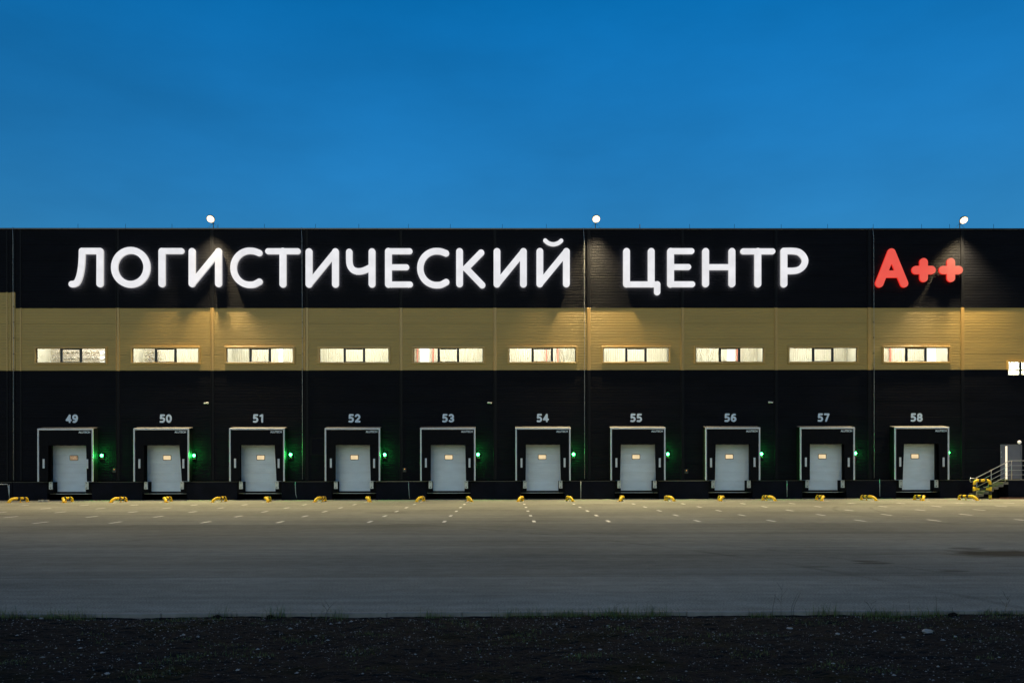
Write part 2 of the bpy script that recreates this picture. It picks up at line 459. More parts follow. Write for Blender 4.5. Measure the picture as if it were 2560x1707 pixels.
# ------------------------------------------------------------------ ground
KERB_Y = -43.45
yard = MB().quad((-260, KERB_Y, 0), (320, KERB_Y, 0), (320, 90, 0), (-260, 90, 0)).build('asphalt_yard', M['asphalt'])
tag(yard, 'wide grey asphalt truck yard in front of the docks', kind='structure')
dash_me = MB().quad((-0.06, -0.5, 0), (0.06, -0.5, 0), (0.06, 0.5, 0), (-0.06, 0.5, 0)).mesh('lane_dash', M['paint'])
for k in range(-1, 11):
    for s in (-1, 1):
        for j in range(6):
            link('lane_dash', dash_me, yard, (6 * k - 3 + s * 1.36 + rng.uniform(-0.01, 0.01), -3.95 - 3.9 * j, 0.004))
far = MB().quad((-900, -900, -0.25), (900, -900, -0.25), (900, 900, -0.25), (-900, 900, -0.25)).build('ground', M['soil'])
tag(far, 'flat dark ground around the yard', kind='structure')

kerb = empty('kerb', (0, KERB_Y, 0))
tag(kerb, 'pale concrete kerb along the near edge of the yard', kind='structure')
kb = MB().cbox(0, 0.9965, -0.075, 0.0, -0.24, 0.006, 0.012).mesh('kerb_stone', M['kerb'])
for i in range(-14, 74):
    link('kerb_stone', kb, kerb, (i * 1.0 + rng.uniform(-0.001, 0.001), rng.uniform(-0.006, 0.006), rng.uniform(-0.006, 0.004)))

def vnoise(seed):
    g = np.random.RandomState(seed).rand(64, 64)
    def f(x, y):
        xi, yi = np.floor(x).astype(int), np.floor(y).astype(int)
        fx, fy = x - xi, y - yi
        fx, fy = fx * fx * (3 - 2 * fx), fy * fy * (3 - 2 * fy)
        a, b_, c, d = g[xi % 64, yi % 64], g[(xi + 1) % 64, yi % 64], g[xi % 64, (yi + 1) % 64], g[(xi + 1) % 64, (yi + 1) % 64]
        return (a * (1 - fx) + b_ * fx) * (1 - fy) + (c * (1 - fx) + d * fx) * fy
    return f
n1, n2, n3 = vnoise(3), vnoise(5), vnoise(9)
def soil_h(x, y):
    x, y = np.asarray(x, float), np.asarray(y, float)
    h = 0.06 * (n1(x * 0.9 + 7, y * 0.9) - 0.5) + 0.035 * (n2(x * 3.1, y * 3.1) - 0.5) + 0.02 * (n3(x * 9, y * 9) - 0.5)
    edge = np.clip((KERB_Y - 0.075 - y) / 0.5, 0, 1)
    return -0.052 + h * (0.35 + 0.65 * edge) + 0.012 * edge
gx = np.linspace(CX - 11, CX + 11, 300)
gy = np.concatenate([np.linspace(KERB_Y - 0.07, KERB_Y - 4.6, 130), np.linspace(KERB_Y - 4.8, -57, 30)])
XX, YY = np.meshgrid(gx, gy)
ZZ = soil_h(XX, YY) + np.random.RandomState(1).uniform(-0.006, 0.006, XX.shape)
nxg, nyg = len(gx), len(gy)
sv = np.stack([XX, YY, ZZ], -1).reshape(-1, 3).tolist()
sf = [(j * nxg + i + 1, j * nxg + i, (j + 1) * nxg + i, (j + 1) * nxg + i + 1) for j in range(nyg - 1) for i in range(nxg - 1)]
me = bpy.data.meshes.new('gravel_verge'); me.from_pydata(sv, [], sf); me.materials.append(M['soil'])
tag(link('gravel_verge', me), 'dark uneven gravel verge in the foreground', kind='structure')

# ------------------------------------------------------------------ building
Z_BASE, Z_BAND0, Z_BAND1, Z_TOP = 1.22, 8.22, 12.22, 17.22
bld = empty('warehouse_building', (24, 0, 0))
tag(bld, 'long black warehouse with a gold band of lit windows and ten numbered docks', 'warehouse')
def B(x): return x - 24.0                      # building-local x

PITCH = 0.1
def rib_y(z):
    """outer face of the profiled sheet, z measured from the panel's lower edge"""
    pass
def prof():
    pts = [(0.0, 0.03), (0.008, 0.03), (0.012, 0.010)]
    for i in range(10):
        b0 = 0.012 + i * 0.0976
        pts += [(b0 + 0.018, 0.010), (b0 + 0.036, 0.0), (b0 + 0.078, 0.0), (b0 + 0.0975, 0.010)]
    pts[-1] = (0.992, 0.010)
    pts += [(1.0, 0.03)]
    return pts
PROF = prof()
def clip_prof(z0, z1):
    out = []
    zs = [p[0] for p in PROF]; ys = [p[1] for p in PROF]
    out.append((z0, float(np.interp(z0, zs, ys))))
    out += [p for p in PROF if z0 < p[0] < z1]
    out.append((z1, float(np.interp(z1, zs, ys))))
    return out
def panel_mesh(name, rects, m):
    mb = MB()
    for (x0, x1, z0, z1) in rects:
        p = clip_prof(z0, z1)
        for a, c in zip(p, p[1:]):
            mb.quad((x0, a[1], a[0]), (x1, a[1], a[0]), (x1, c[1], c[0]), (x0, c[1], c[0]))
        mb.quad((x0, 0.034, z0), (x0, 0.034, z1), (x0, 0.11, z1), (x0, 0.11, z0))
        mb.quad((x1, 0.034, z1), (x1, 0.034, z0), (x1, 0.11, z0), (x1, 0.11, z1))
        mb.quad((x0, 0.034, z1), (x1, 0.034, z1), (x1, 0.11, z1), (x0, 0.11, z1))
        mb.quad((x0, 0.034, z0), (x0, 0.11, z0), (x1, 0.11, z0), (x1, 0.034, z0))
        mb.quad((x1, 0.11, z0), (x0, 0.11, z0), (x0, 0.11, z1), (x1, 0.11, z1))
    return mb.mesh(name, m)

DOCKS = [6 * k - 3 for k in range(10)]
WHALF = [2.30, 2.21, 2.23, 2.32, 2.33, 2.24, 2.22, 2.28, 2.29, 2.21]
WZ0, WZ1 = 8.64, 9.77
OPEN_HALF, OPEN_TOP = 1.29, 4.0
bays = [(-24.5, -12.5), (-12.5, -6.5), (-6.5, 0.0)] + [(6.0 * k, 6.0 * k + 6) for k in range(10)] + [(60, 84)]
holes = []                                     # (x0, x1, z0, z1)
for x, h in zip(DOCKS, WHALF):
    holes.append((x - h + 0.12, x + h - 0.12, WZ0 + 0.12, WZ1 - 0.12))
    holes.append((x - OPEN_HALF, x + OPEN_HALF, 0.0, OPEN_TOP))
RWX0, RWX1, RWZ0, RWZ1 = W(2515, 0, 0)[0], W(2515, 0, 0)[0] + 2.6, 7.86, 8.82
holes.append((RWX0 + 0.1, RWX1 - 0.1, RWZ0, RWZ1 - 0.1))
DRX0, DRX1 = W(2501, 1150, 0)[0], W(2554.5, 1150, 0)[0]
holes.append((DRX0, DRX1, 0.0, 3.44))
shared = {}
for (x0, x1) in bays:
    for r in range(16):
        z0 = Z_BASE + r
        gold = (z0 >= Z_BAND0 - 0.01 and z0 < Z_BAND1 - 0.01) or (x1 <= -6.4 and abs(z0 - Z_BAND1) < 0.01)
        m = M['gold'] if gold else M['dark']
        rects = [(0.0, x1 - x0, 0.0, 1.0)]
        cut = False
        for (hx0, hx1, hz0, hz1) in holes:
            a0, a1, b0, b1 = hx0 - x0, hx1 - x0, hz0 - z0, hz1 - z0
            new = []
            for (p0, p1, q0, q1) in rects:
                if a1 <= p0 or a0 >= p1 or b1 <= q0 or b0 >= q1:
                    new.append((p0, p1, q0, q1)); continue
                cut = True
                if a0 > p0: new.append((p0, a0, q0, q1))
                if a1 < p1: new.append((a1, p1, q0, q1))
                m0, m1 = max(a0, p0), min(a1, p1)
                if b0 > q0 + 0.005: new.append((m0, m1, q0, b0))
                if b1 < q1 - 0.005: new.append((m0, m1, b1, q1))
            rects = new
        if not rects:
            continue
        key = (round(x1 - x0, 2), gold)
        if cut:
            groups = [rects] if any(q1 - q0 < 0.999 for (_, _, q0, q1) in rects) else [[q] for q in rects]
            for gq in groups[1:]:
                link('wall_panel', panel_mesh('wall_panel', gq, m), bld, (B(x0), 0.0, z0))
            data = panel_mesh('wall_panel', groups[0], m)
        else:
            if key not in shared:
                shared[key] = panel_mesh('wall_panel', rects, m)
            data = shared[key]
        link('wall_panel', data, bld, (B(x0), rng.uniform(-0.0015, 0.0015), z0))

# vertical joint flashings, one piece for each colour zone
def flashing(x, w, ridge, z0, z1, m):
    mb = MB().cbox(-w / 2, w / 2, -0.028, 0.034, z0, z1, 0.008)
    if ridge:
        mb.cbox(-w / 2 - 0.05, -w / 2 - 0.012, -0.055, 0.034, z0 + 0.004, z1 - 0.004, 0.006)
    mb.build('joint_flashing', m, bld, (B(x), 0, 0))
zones = [(Z_BASE, Z_BAND0, 'darktrim'), (Z_BAND0 + 0.003, Z_BAND1, 'goldtrim'), (Z_BAND1 + 0.003, Z_TOP, 'darktrim')]
for k in range(0, 11):
    for z0, z1, m in zones:
        flashing(6.0 * k, 0.17, True, z0, z1, M[m])
zones_l = [(Z_BASE, Z_BAND0, 'darktrim'), (Z_BAND0 + 0.003, Z_BAND1 + 1, 'goldtrim'), (Z_BAND1 + 1.003, Z_TOP, 'darktrim')]
for x, w, zz in ((-7.02, 0.10, zones_l), (-6.62, 0.20, zones_l), (-6.16, 0.12, zones), (-12.5, 0.17, zones_l)):
    for z0, z1, m in zz:
        flashing(x, w, w > 0.15, z0, z1, M[m])
# drip edge between the colours, parapet cap, roof
for (x0, x1, z) in ((-6.5, 84, Z_BAND1), (-24.5, -6.5, Z_BAND1 + 1), (-24.5, 84, Z_BAND0)):
    MB().cbox(B(x0), B(x1), -0.022, 0.03, z - 0.018, z + 0.018, 0.008).build('drip_edge', M['darktrim'], bld)
for i in range(-6, 21):
    x0 = i * 4.0 + 0.5
    MB().cbox(B(x0), B(x0 + 3.994), -0.075 + rng.uniform(-0.003, 0.003), 0.45, 17.2, 17.29, 0.012).build('parapet_cap', M['cap'], bld)
MB().box(B(-24.4), B(83.9), 0.2, 60, 16.6, 16.9).build('roof', M['roof'], bld)
mb = MB().box(B(-24.45), B(-24.2), 0.12, 60, 0, 17.2).box(B(83.7), B(83.95), 0.12, 60, 0, 17.2).box(B(-24.2), B(83.7), 59.7, 60, 0, 17.2)
mb.build('outer_wall', M['dark'], bld)
MB().box(B(-24.2), B(83.7), 3.4, 3.5, 0, 16.6).build('inner_partition', M['rubber'], bld)

# ------------------------------------------------------------------ upper windows with the lit rooms behind them
def rib_sheet(x0, x1, z0, z1, y, pitch=0.15, d=0.014):
    mb = MB()
    n = int((x1 - x0) / pitch)
    for i in range(n):
        a = x0 + i * pitch
        p = [(a, y), (a + pitch * 0.45, y), (a + pitch * 0.55, y + d), (a + pitch * 0.9, y + d), (a + pitch, y)]
        for q, s in zip(p, p[1:]):
            mb.quad((q[0], q[1], z0), (s[0], s[1], z0), (s[0], s[1], z1), (q[0], q[1], z1))
    return mb
def make_room(xc, hw, z0, z1, power, deep=2.5, backmat='room'):
    rm = empty('interior_room', (B(xc), 0, 0), bld)
    x0, x1 = -hw - 0.28, hw + 0.28
    rib_sheet(x0, x1, z0, z1, deep).build('back_sheet', M[backmat], rm)
    mb = MB().box(x0 - 0.1, x0, 0.12, deep + 0.05, z0, z1).box(x1, x1 + 0.1, 0.12, deep + 0.05, z0, z1)
    mb.box(x0 - 0.1, x1 + 0.1, 0.12, deep + 0.05, z0 - 0.1, z0).box(x0 - 0.1, x1 + 0.1, 0.12, deep + 0.05, z1, z1 + 0.1)
    mb.build('room_shell', M['room'], rm)
    ld = bpy.data.lights.new('room_lamp', 'AREA')
    ld.shape = 'RECTANGLE'; ld.size = hw * 1.7; ld.size_y = 0.3
    ld.energy = power; ld.color = (1.0, 0.95, 0.84)
    lo = bpy.data.objects.new('room_lamp', ld); COL.objects.link(lo)
    lo.parent = rm; lo.location = (0, 1.15, z1 - 0.06); lo.rotation_euler = (R(-8), 0, 0)
    MB().box(-hw * 0.85, hw * 0.85, 1.0, 1.3, z1 - 0.05, z1 - 0.005).build('lamp_housing', M['whiteplastic'], rm)
    return rm
def wx(px, i, y=2.45): return W(px, 888, y)[0] - DOCKS[i]

for i, (xd, hw) in enumerate(zip(DOCKS, WHALF)):
    wnd = empty('window', (B(xd), 0, 0), bld)
    g = hw - 0.13                                   # glazed half width
    gz0, gz1 = WZ0 + 0.13, WZ1 - 0.14
    t = MB()                                        # gold surround
    t.cbox(-hw, hw, -0.075, 0.034, WZ1 - 0.12, WZ1, 0.012).cbox(-hw, hw, -0.075, 0.034, WZ0, WZ0 + 0.11, 0.012)
    t.cbox(-hw, -hw + 0.11, -0.074, 0.034, WZ0 + 0.112, WZ1 - 0.122, 0.012).cbox(hw - 0.11, hw, -0.074, 0.034, WZ0 + 0.112, WZ1 - 0.122, 0.012)
    t.build('window_surround', M['goldtrim'], wnd)
    f = MB()
    f.box(-g - 0.02, g + 0.02, 0.02, 0.09, gz1, gz1 + 0.04).box(-g - 0.02, g + 0.02, 0.02, 0.09, gz0 - 0.04, gz0)
    f.box(-g - 0.03, -g + 0.02, 0.021, 0.09, gz0, gz1).box(g - 0.02, g + 0.03, 0.021, 0.09, gz0, gz1)
    f.build('window_frame', M['frame_black'], wnd)
    c = 0.53
    for s in (-1, 1):
        MB().cbox(s * (c + 0.085) - 0.075, s * (c + 0.085) + 0.075, 0.015, 0.089, gz0, gz1, 0.008).build('mullion', M['frame_black'], wnd)
    MB().box(-c + 0.01, c - 0.01, 0.018, 0.08, gz1 - 0.06, gz1).build('sash_rail', M['frame_black'], wnd)
    MB().box(-c + 0.01, c - 0.01, 0.018, 0.08, gz0, gz0 + 0.035).build('sash_rail', M['frame_black'], wnd)
    for x0, x1 in ((-g + 0.02, -c - 0.16), (-c + 0.011, c - 0.011), (c + 0.16, g - 0.02)):
        MB().box(x0, x1, 0.055, 0.063, gz0 + 0.036, gz1 - 0.061).build('pane', M['glass'], wnd) if x0 == -c + 0.011 else \
            MB().box(x0, x1, 0.055, 0.063, gz0, gz1).build('pane', M['glass'], wnd)
    rm = make_room(xd, hw, 8.3, 11.3, ROOM_W * rng.uniform(0.92, 1.08), backmat='room_back' if i == 0 else 'room')
    lit = []                                        # bright openings seen through the glass: (px0, px1, y, z0, z1)
    posts = []
    if i == 0:
        lit = [(250, 272)]
    if i == 2:
        lit = [(697, 708)]
    if i == 4:
        lit = [(1050, 1073)]; posts = [1044, 1083]
    if i == 5:
        posts = [1366, 1394]
    if i == 7:
        lit = [(1818, 1838)]; posts = [1842]
    if i == 9:
        posts = [2224]; lit = [(2316, 2374)]
    for a, b_ in lit:
        MB().box(wx(a, i), wx(b_, i), 2.42, 2.47, 8.6 if i != 9 else 8.5, 10.9 if i != 9 else 10.0).build('lit_doorway', M['lamp_white'], rm)
    for a in posts:
        MB().box(wx(a, i) - 0.05, wx(a, i) + 0.05, 2.3, 2.41, 8.32, 11.28).build('red_post', M['redpost'], rm)
    if i in (0, 1):
        xa, xb = (-g, 1.75) if i == 0 else (-g, -1.15)
        tr = MB()
        step = 0.62
        n = int((xb - xa) / step)
        for yy, dz in ((1.9, 0.0), (2.3, 0.12)):
            for z in (9.05 + dz, 9.42 + dz, 9.78 + dz):
                tr.box(xa, xb, yy, yy + 0.04, z, z + 0.045)
            for q in range(n):
                x = xa + q * step
                za, zb = (9.05 + dz, 9.42 + dz) if q % 2 else (9.42 + dz, 9.05 + dz)
                tr.tube([(x, yy + 0.02, za), (x + step, yy + 0.02, zb)], 0.022, 6)
                tr.tube([(x, yy + 0.02, zb + 0.37), (x + step * 0.8, yy + 0.02, za + 0.37)], 0.018, 6)
        for q in range(6):
            x = xa + (xb - xa) * rng.random()
            tr.box(x, x + 0.05, 2.35, 2.4, 8.4, 9.3 + rng.random() * 0.4)
        tr.build('roof_truss', M['truss'], rm)
# low window at the far right, brightly lit
wnd = empty('window', (B(RWX0), 0, 0), bld)
t = MB().cbox(0, RWX1 - RWX0, -0.075, 0.034, RWZ1 - 0.1, RWZ1, 0.012).cbox(0, 0.1, -0.074, 0.034, Z_BAND0 + 0.02, RWZ1 - 0.102, 0.012)
t.build('window_surround', M['goldtrim'], wnd)
f = MB().box(0.1, RWX1 - RWX0 - 0.1, 0.02, 0.09, RWZ0, RWZ0 + 0.04)
f.build('window_frame', M['frame_black'], wnd)
for q in range(3):
    x = 0.12 + q * 0.84
    MB().box(x, x + 0.72, 0.055, 0.063, RWZ0 + 0.04, RWZ1 - 0.1).build('pane', M['glass'], wnd)
    MB().box(x + 0.72, x + 0.84, 0.015, 0.089, RWZ0 + 0.04, RWZ1 - 0.1).build('mullion', M['frame_black'], wnd)
make_room((RWX0 + RWX1) / 2, 1.3, 7.3, 9.9, ROOM_W * 1.6, deep=1.9)

# ------------------------------------------------------------------ docks: plinth, door, pit
pl_me = MB()
pl_me.cbox(-1.60, 1.60, -0.2, 0.3, 0.0, 1.14, 0.02)
pl_me = pl_me.mesh('plinth_block', M['plinth'])
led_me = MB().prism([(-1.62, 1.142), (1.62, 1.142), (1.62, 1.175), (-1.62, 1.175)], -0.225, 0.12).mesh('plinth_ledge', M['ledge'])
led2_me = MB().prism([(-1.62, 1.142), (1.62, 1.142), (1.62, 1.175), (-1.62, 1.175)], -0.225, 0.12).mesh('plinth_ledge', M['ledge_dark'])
for k in range(0, 9):
    link('plinth_block', pl_me, bld, (B(6.0 * k), 0, 0))
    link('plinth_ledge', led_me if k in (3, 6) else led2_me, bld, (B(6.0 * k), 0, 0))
for x0, x1 in ((-24.4, -4.4), (52.4, 83.9)):
    if x0 > 0:
        MB().cbox(B(x0), B(x1), -0.2, 0.3, 0.0, 1.14, 0.02).build('plinth_block', M['plinth'], bld)
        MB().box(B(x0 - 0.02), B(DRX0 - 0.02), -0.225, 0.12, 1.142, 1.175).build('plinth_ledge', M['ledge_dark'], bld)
    else:
        MB().cbox(B(x0), B(-6.6), -0.2, 0.3, 0.0, 1.14, 0.02).build('plinth_block', M['plinth'], bld)
        MB().cbox(B(-6.58), B(x1), -0.2, 0.3, 0.0, 1.14, 0.02).build('plinth_block', M['plinth'], bld)
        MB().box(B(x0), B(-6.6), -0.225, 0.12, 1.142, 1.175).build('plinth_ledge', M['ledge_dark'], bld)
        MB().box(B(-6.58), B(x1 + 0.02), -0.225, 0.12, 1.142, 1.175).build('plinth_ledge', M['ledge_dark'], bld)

# door section with shallow ribs
nt = M['door'].node_tree
oi = nt.nodes.new('ShaderNodeObjectInfo'); orr = nt.nodes.new('ShaderNodeMapRange'); orr.inputs[3].default_value = 0.95; orr.inputs[4].default_value = 1.04
nt.links.new(oi.outputs['Random'], orr.inputs[0])
vsd = nt.nodes.new('ShaderNodeVectorMath'); vsd.operation = 'SCALE'
bc = nt.nodes['Principled BSDF'].inputs['Base Color']
nt.links.new(bc.links[0].from_socket, vsd.inputs[0]); nt.links.new(orr.outputs[0], vsd.inputs['Scale']); nt.links.new(vsd.outputs[0], bc)
def section_mesh(h, hw):
    mb = MB()
    pts = [(0.0, 0.012), (0.006, 0.0)]
    n = 5
    for q in range(1, n):
        z = h * q / n
        pts += [(z - 0.010, 0.0), (z - 0.004, 0.009), (z + 0.004, 0.009), (z + 0.010, 0.0)]
    pts += [(h - 0.006, 0.0), (h, 0.012)]
    for a, c in zip(pts, pts[1:]):
        mb.quad((-hw, a[1], a[0]), (hw, a[1], a[0]), (hw, c[1], c[0]), (-hw, c[1], c[0]))
    mb.box(-hw, hw, 0.013, 0.05, 0, h)
    return mb
SEC_H = 0.585
sec_me = section_mesh(SEC_H, 1.45).mesh('door_section', M['door'])
# vision pane with rounded corners
def rrect(w, h, r, n=5):
    out = []
    for cx, cz, a0 in ((w - r, -h + r, -90), (w - r, h - r, 0), (-w + r, h - r, 90), (-w + r, -h + r, 180)):
        for q in range(n + 1):
            a = R(a0 + 90 * q / n)
            out.append((cx + r * math.cos(a), cz + r * math.sin(a)))
    return out
vf = MB(); outer, inner = rrect(0.27, 0.165, 0.05), rrect(0.235, 0.13, 0.03)
for q in range(len(outer)):
    p, s = outer[q], outer[(q + 1) % len(outer)]; a, c = inner[q], inner[(q + 1) % len(inner)]
    vf.quad((p[0], -0.02, p[1]), (s[0], -0.02, s[1]), (c[0], -0.02, c[1]), (a[0], -0.02, a[1]))
    vf.quad((s[0], -0.02, s[1]), (p[0], -0.02, p[1]), (p[0], 0.0, p[1]), (s[0], 0.0, s[1]))
    vf.quad((a[0], -0.02, a[1]), (c[0], -0.02, c[1]), (c[0], 0.0, c[1]), (a[0], 0.0, a[1]))
vf_me = vf.mesh('vision_frame', M['vision_frame'])
vp_me = MB().prism(inner, -0.012, -0.002).mesh('vision_pane', M['vision'])
vp2_me = MB().prism(inner, -0.012, -0.002).mesh('vision_pane', M['vision_dim'])
lip_me = MB().cbox(-1.42, 1.42, 0.10, 0.24, 0.385, 0.425, 0.008).mesh('pit_lip', M['steel'])
jl = MB()
jl.box(-1.40, -1.02, -0.19, 0.30, 0.43, 1.17).box(1.02, 1.40, -0.19, 0.30, 0.43, 1.17)      # shoulders carrying the bumpers
jl.box(-1.40, 1.40, 0.24, 0.36, 0.43, 0.53)
jl_me = jl.mesh('dock_shoulder', M['rubber'])
pit = MB()
pit.box(-1.40, 1.40, 1.6, 1.65, 0, 0.42).box(-1.41, -1.40, 0.3, 1.65, 0, 0.42).box(1.40, 1.41, 0.3, 1.65, 0, 0.42)
pit_me = pit.mesh('tail_lift_pit', M['plinth'])
rv = MB()
rv.box(-1.46, -1.292, 0.112, 0.30, 1.18, 4.05).box(1.292, 1.46, 0.112, 0.30, 1.18, 4.05).box(-1.46, 1.46, 0.112, 0.30, 4.051, 4.2)
rv_me = rv.mesh('opening_reveal', M['rubber'])
NX = [179.5, 414, 647, 886, 1120.5, 1356.5, 1590.5, 1826, 2059, 2291.5]
for i, xd in enumerate(DOCKS):
    d = empty('dock_door', (B(xd), 0.3, 0.535), bld)
    for q in range(6):
        link('door_section', sec_me, d, (0, rng.uniform(-0.001, 0.001), q * (SEC_H + 0.002)))
    vx = W((185, 418, 652, 886, 1122, 1355.5, 1590, 1823, 2055.5, 2287)[i], 1143, 0.3)[0] - xd
    link('vision_frame', vf_me, d, (vx, -0.004, 2.165))
    link('vision_pane', vp2_me if i == 0 else vp_me, d, (vx, -0.004, 2.165))
    link('pit_lip', lip_me, bld, (B(xd), 0, 0))
    link('dock_shoulder', jl_me, bld, (B(xd), 0, 0))
    link('tail_lift_pit', pit_me, bld, (B(xd), 0, 0))
    link('opening_reveal', rv_me, bld, (B(xd), 0, 0))

# grey entrance door at the top of the stairs
ed = empty('entrance_door', (B(DRX0), 0, 0), bld)
dw = DRX1 - DRX0
MB().box(0, 0.05, -0.02, 0.12, 1.2, 3.44).box(dw - 0.05, dw, -0.02, 0.12, 1.2, 3.44).box(0.05, dw - 0.05, -0.02, 0.12, 3.39, 3.44).build('door_frame', M['greydoor'], ed)
gx0 = W(2513.8, 1150, 0)[0] - DRX0; gx1 = W(2518.8, 1150, 0)[0] - DRX0
MB().cbox(0.055, gx0 - 0.004, 0.01, 0.07, 1.22, 3.385, 0.006).build('door_leaf', M['greydoor'], ed)
MB().cbox(gx1 + 0.004, dw - 0.055, 0.01, 0.07, 1.22, 3.385, 0.006).build('door_leaf', M['greydoor'], ed)
MB().box(gx0, gx1, 0.02, 0.06, 1.22, 3.34).build('lit_glazing_strip', M['strip_warm'], ed)
for z in (1.6, 2.6, 2.9):
    MB().box(0.03, 0.065, -0.03, -0.021, z, z + 0.09).build('hinge', M['steel'], ed)
MB().tube([(gx1 + 0.1, -0.0, 2.15), (gx1 + 0.1, -0.05, 2.15), (gx1 + 0.22, -0.05, 2.15)], 0.012, 8).build('door_handle', M['steel'], ed)

# ------------------------------------------------------------------ dock shelters
SH, SW, SD = 4.53, 1.74, 0.70
edges = [(1.08, 1.10, 1.28, 1.32), (1.08, 1.10, 1.12, 1.27), (1.08, 1.10, 1.10, 1.21), (1.06, 1.07, 1.08, 1.13), (1.07, 1.08, 1.09, 1.14),
         (1.07, 1.10, 1.07, 1.12), (1.07, 1.13, 1.08, 1.13), (1.07, 1.12, 1.09, 1.12), (1.09, 1.10, 1.09, 1.11), (1.11, 1.19, 1.09, 1.12)]
roof_me = MB()
roof_me.quad((-SW, -SD, SH), (SW, -SD, SH), (SW, 0.0, SH + 0.11), (-SW, 0.0, SH + 0.11))
roof_me.quad((-SW, 0.0, SH + 0.07), (SW, 0.0, SH + 0.07), (SW, -SD, SH - 0.03), (-SW, -SD, SH - 0.03))
roof_me.quad((-SW, -SD, SH - 0.03), (SW, -SD, SH - 0.03), (SW, -SD, SH), (-SW, -SD, SH))
roof_me = roof_me.mesh('shelter_roof', M['shelter_top'])
def side_mesh(s):
    mb = MB()
    n, k = 14, 6
    g = [[(s * (SW - 0.015 - 0.03 * abs(math.sin(j * 2.3 + q * 0.9)) * math.sin(math.pi * q / k)), -SD + 0.04 + (SD - 0.04) * q / k, 1.22 + (SH - 1.26 + 0.09 * q / k) * j / n) for q in range(k + 1)] for j in range(n + 1)]
    for j in range(n):
        for q in range(k):
            a, b_, c, d = g[j][q], g[j][q + 1], g[j + 1][q + 1], g[j + 1][q]
            mb.quad(*( (a, b_, c, d) if s > 0 else (d, c, b_, a)))
    return mb.mesh('side_sheet', M['curtain'])
side_me = {s: side_mesh(s) for s in (-1, 1)}
ft_me = MB().cbox(-SW - 0.005, SW + 0.005, -SD - 0.03, -SD + 0.03, SH - 0.105, SH - 0.002, 0.012).mesh('frame_profile', M['alu'])
fs_me = MB().cbox(-0.048, 0.048, -SD - 0.028, -SD + 0.03, 1.2, SH - 0.107, 0.012).mesh('frame_profile', M['alu'])
gm_me = MB().cbox(-0.06, 0.06, -SD - 0.018, -SD + 0.02, 2.03, 2.61, 0.006).mesh('guide_marker', M['alu'])

def text_mesh(body, size, m, depth=0.006):
    cu = bpy.data.curves.new('lettering', 'FONT')
    cu.body = body; cu.size = size; cu.extrude = depth; cu.align_x = 'RIGHT'
    cu.offset = size * 0.02
    o = bpy.data.objects.new('lettering', cu)
    COL.objects.link(o)
    me = bpy.data.meshes.new_from_object(o.evaluated_get(bpy.context.evaluated_depsgraph_get()))
    bpy.data.objects.remove(o)
    for v in me.vertices:
        x, y, z = v.co
        v.co = (x, -z, y)
    me.materials.clear(); me.materials.append(m)
    return me
logo_me = text_mesh('ALUTECH', 0.175, mat('logo_print', (0.74, 0.82, 0.88), 0.6))
lw = max(v.co.x for v in logo_me.vertices) - min(v.co.x for v in logo_me.vertices)
for v in logo_me.vertices:
    v.co.x *= 0.72 / lw

for i, xd in enumerate(DOCKS):
    n = 49 + i
    t = tag(empty('dock_shelter', (xd, -0.004, 0)), '%s black dock shelter from the left, under number %d' % (ORD[i], n), 'dock shelter', 'dock shelters along the wall')
    link('shelter_roof', roof_me, t)
    for s in (-1, 1):
        link('side_sheet', side_me[s], t)
        link('frame_profile', fs_me, t, (s * (SW - 0.045), 0, 0), )
        link('guide_marker', gm_me, t, (s * 1.37 + rng.uniform(-0.015, 0.015), 0, rng.uniform(-0.012, 0.012)))
    link('frame_profile', ft_me, t)
    lt, lb, rt, rb = edges[i]
    # head curtain with soft waves
    mb = MB()
    K = 24
    xs = [-SW + 0.04 + (2 * SW - 0.08) * q / K for q in range(K + 1)]
    zb = [3.46 + 0.006 * math.sin(q * 1.7 + i) for q in range(K + 1)]
    ym = [-SD - 0.008 + 0.012 * math.sin(q * 0.9 + i * 1.3) for q in range(K + 1)]
    for q in range(K):
        mb.quad((xs[q], ym[q], zb[q]), (xs[q + 1], ym[q + 1], zb[q + 1]), (xs[q + 1], -SD, SH - 0.1), (xs[q], -SD, SH - 0.1))
        mb.quad((xs[q + 1], ym[q + 1] + 0.012, zb[q + 1]), (xs[q], ym[q] + 0.012, zb[q]), (xs[q], -SD + 0.012, SH - 0.1), (xs[q + 1], -SD + 0.012, SH - 0.1))
        mb.quad((xs[q], ym[q] + 0.012, zb[q]), (xs[q + 1], ym[q + 1] + 0.012, zb[q + 1]), (xs[q + 1], ym[q + 1], zb[q + 1]), (xs[q], ym[q], zb[q]))
    mb.build('head_curtain', M['curtain'], t)
    for s, a, b_ in ((-1, lt, lb), (1, rt, rb)):
        mb = MB()
        K = 10
        for q in range(K):
            z0, z1 = 1.2 + (SH - 1.33) * q / K, 1.2 + (SH - 1.33) * (q + 1) / K
            def ex(z):
                f = min(1.0, max(0.0, (3.46 - z) / 2.26))
                return s * (a + (b_ - a) * f), -SD + 0.03 + 0.10 * max(0, b_ - 1.1) * f + 0.008 * math.sin(z * 3 + i)
            (xa, ya), (xb, yb) = ex(z0), ex(z1)
            xo = s * (SW - 0.05)
            pts = [(xa, ya, z0), (xo, -SD + 0.02, z0), (xo, -SD + 0.02, z1), (xb, yb, z1)]
            bk = [(p[0], p[1] + 0.02, p[2]) for p in pts]
            if s > 0:
                mb.quad(*pts); mb.quad(bk[3], bk[2], bk[1], bk[0]); mb.quad(pts[3], bk[3], bk[0], pts[0])
            else:
                mb.quad(*pts[::-1]); mb.quad(*bk); mb.quad(pts[0], bk[0], bk[3], pts[3])
        mb.build('side_curtain', M['curtain'], t)
    link('lettering', logo_me, t, (SW - 0.17, -SD - 0.026, 4.235))

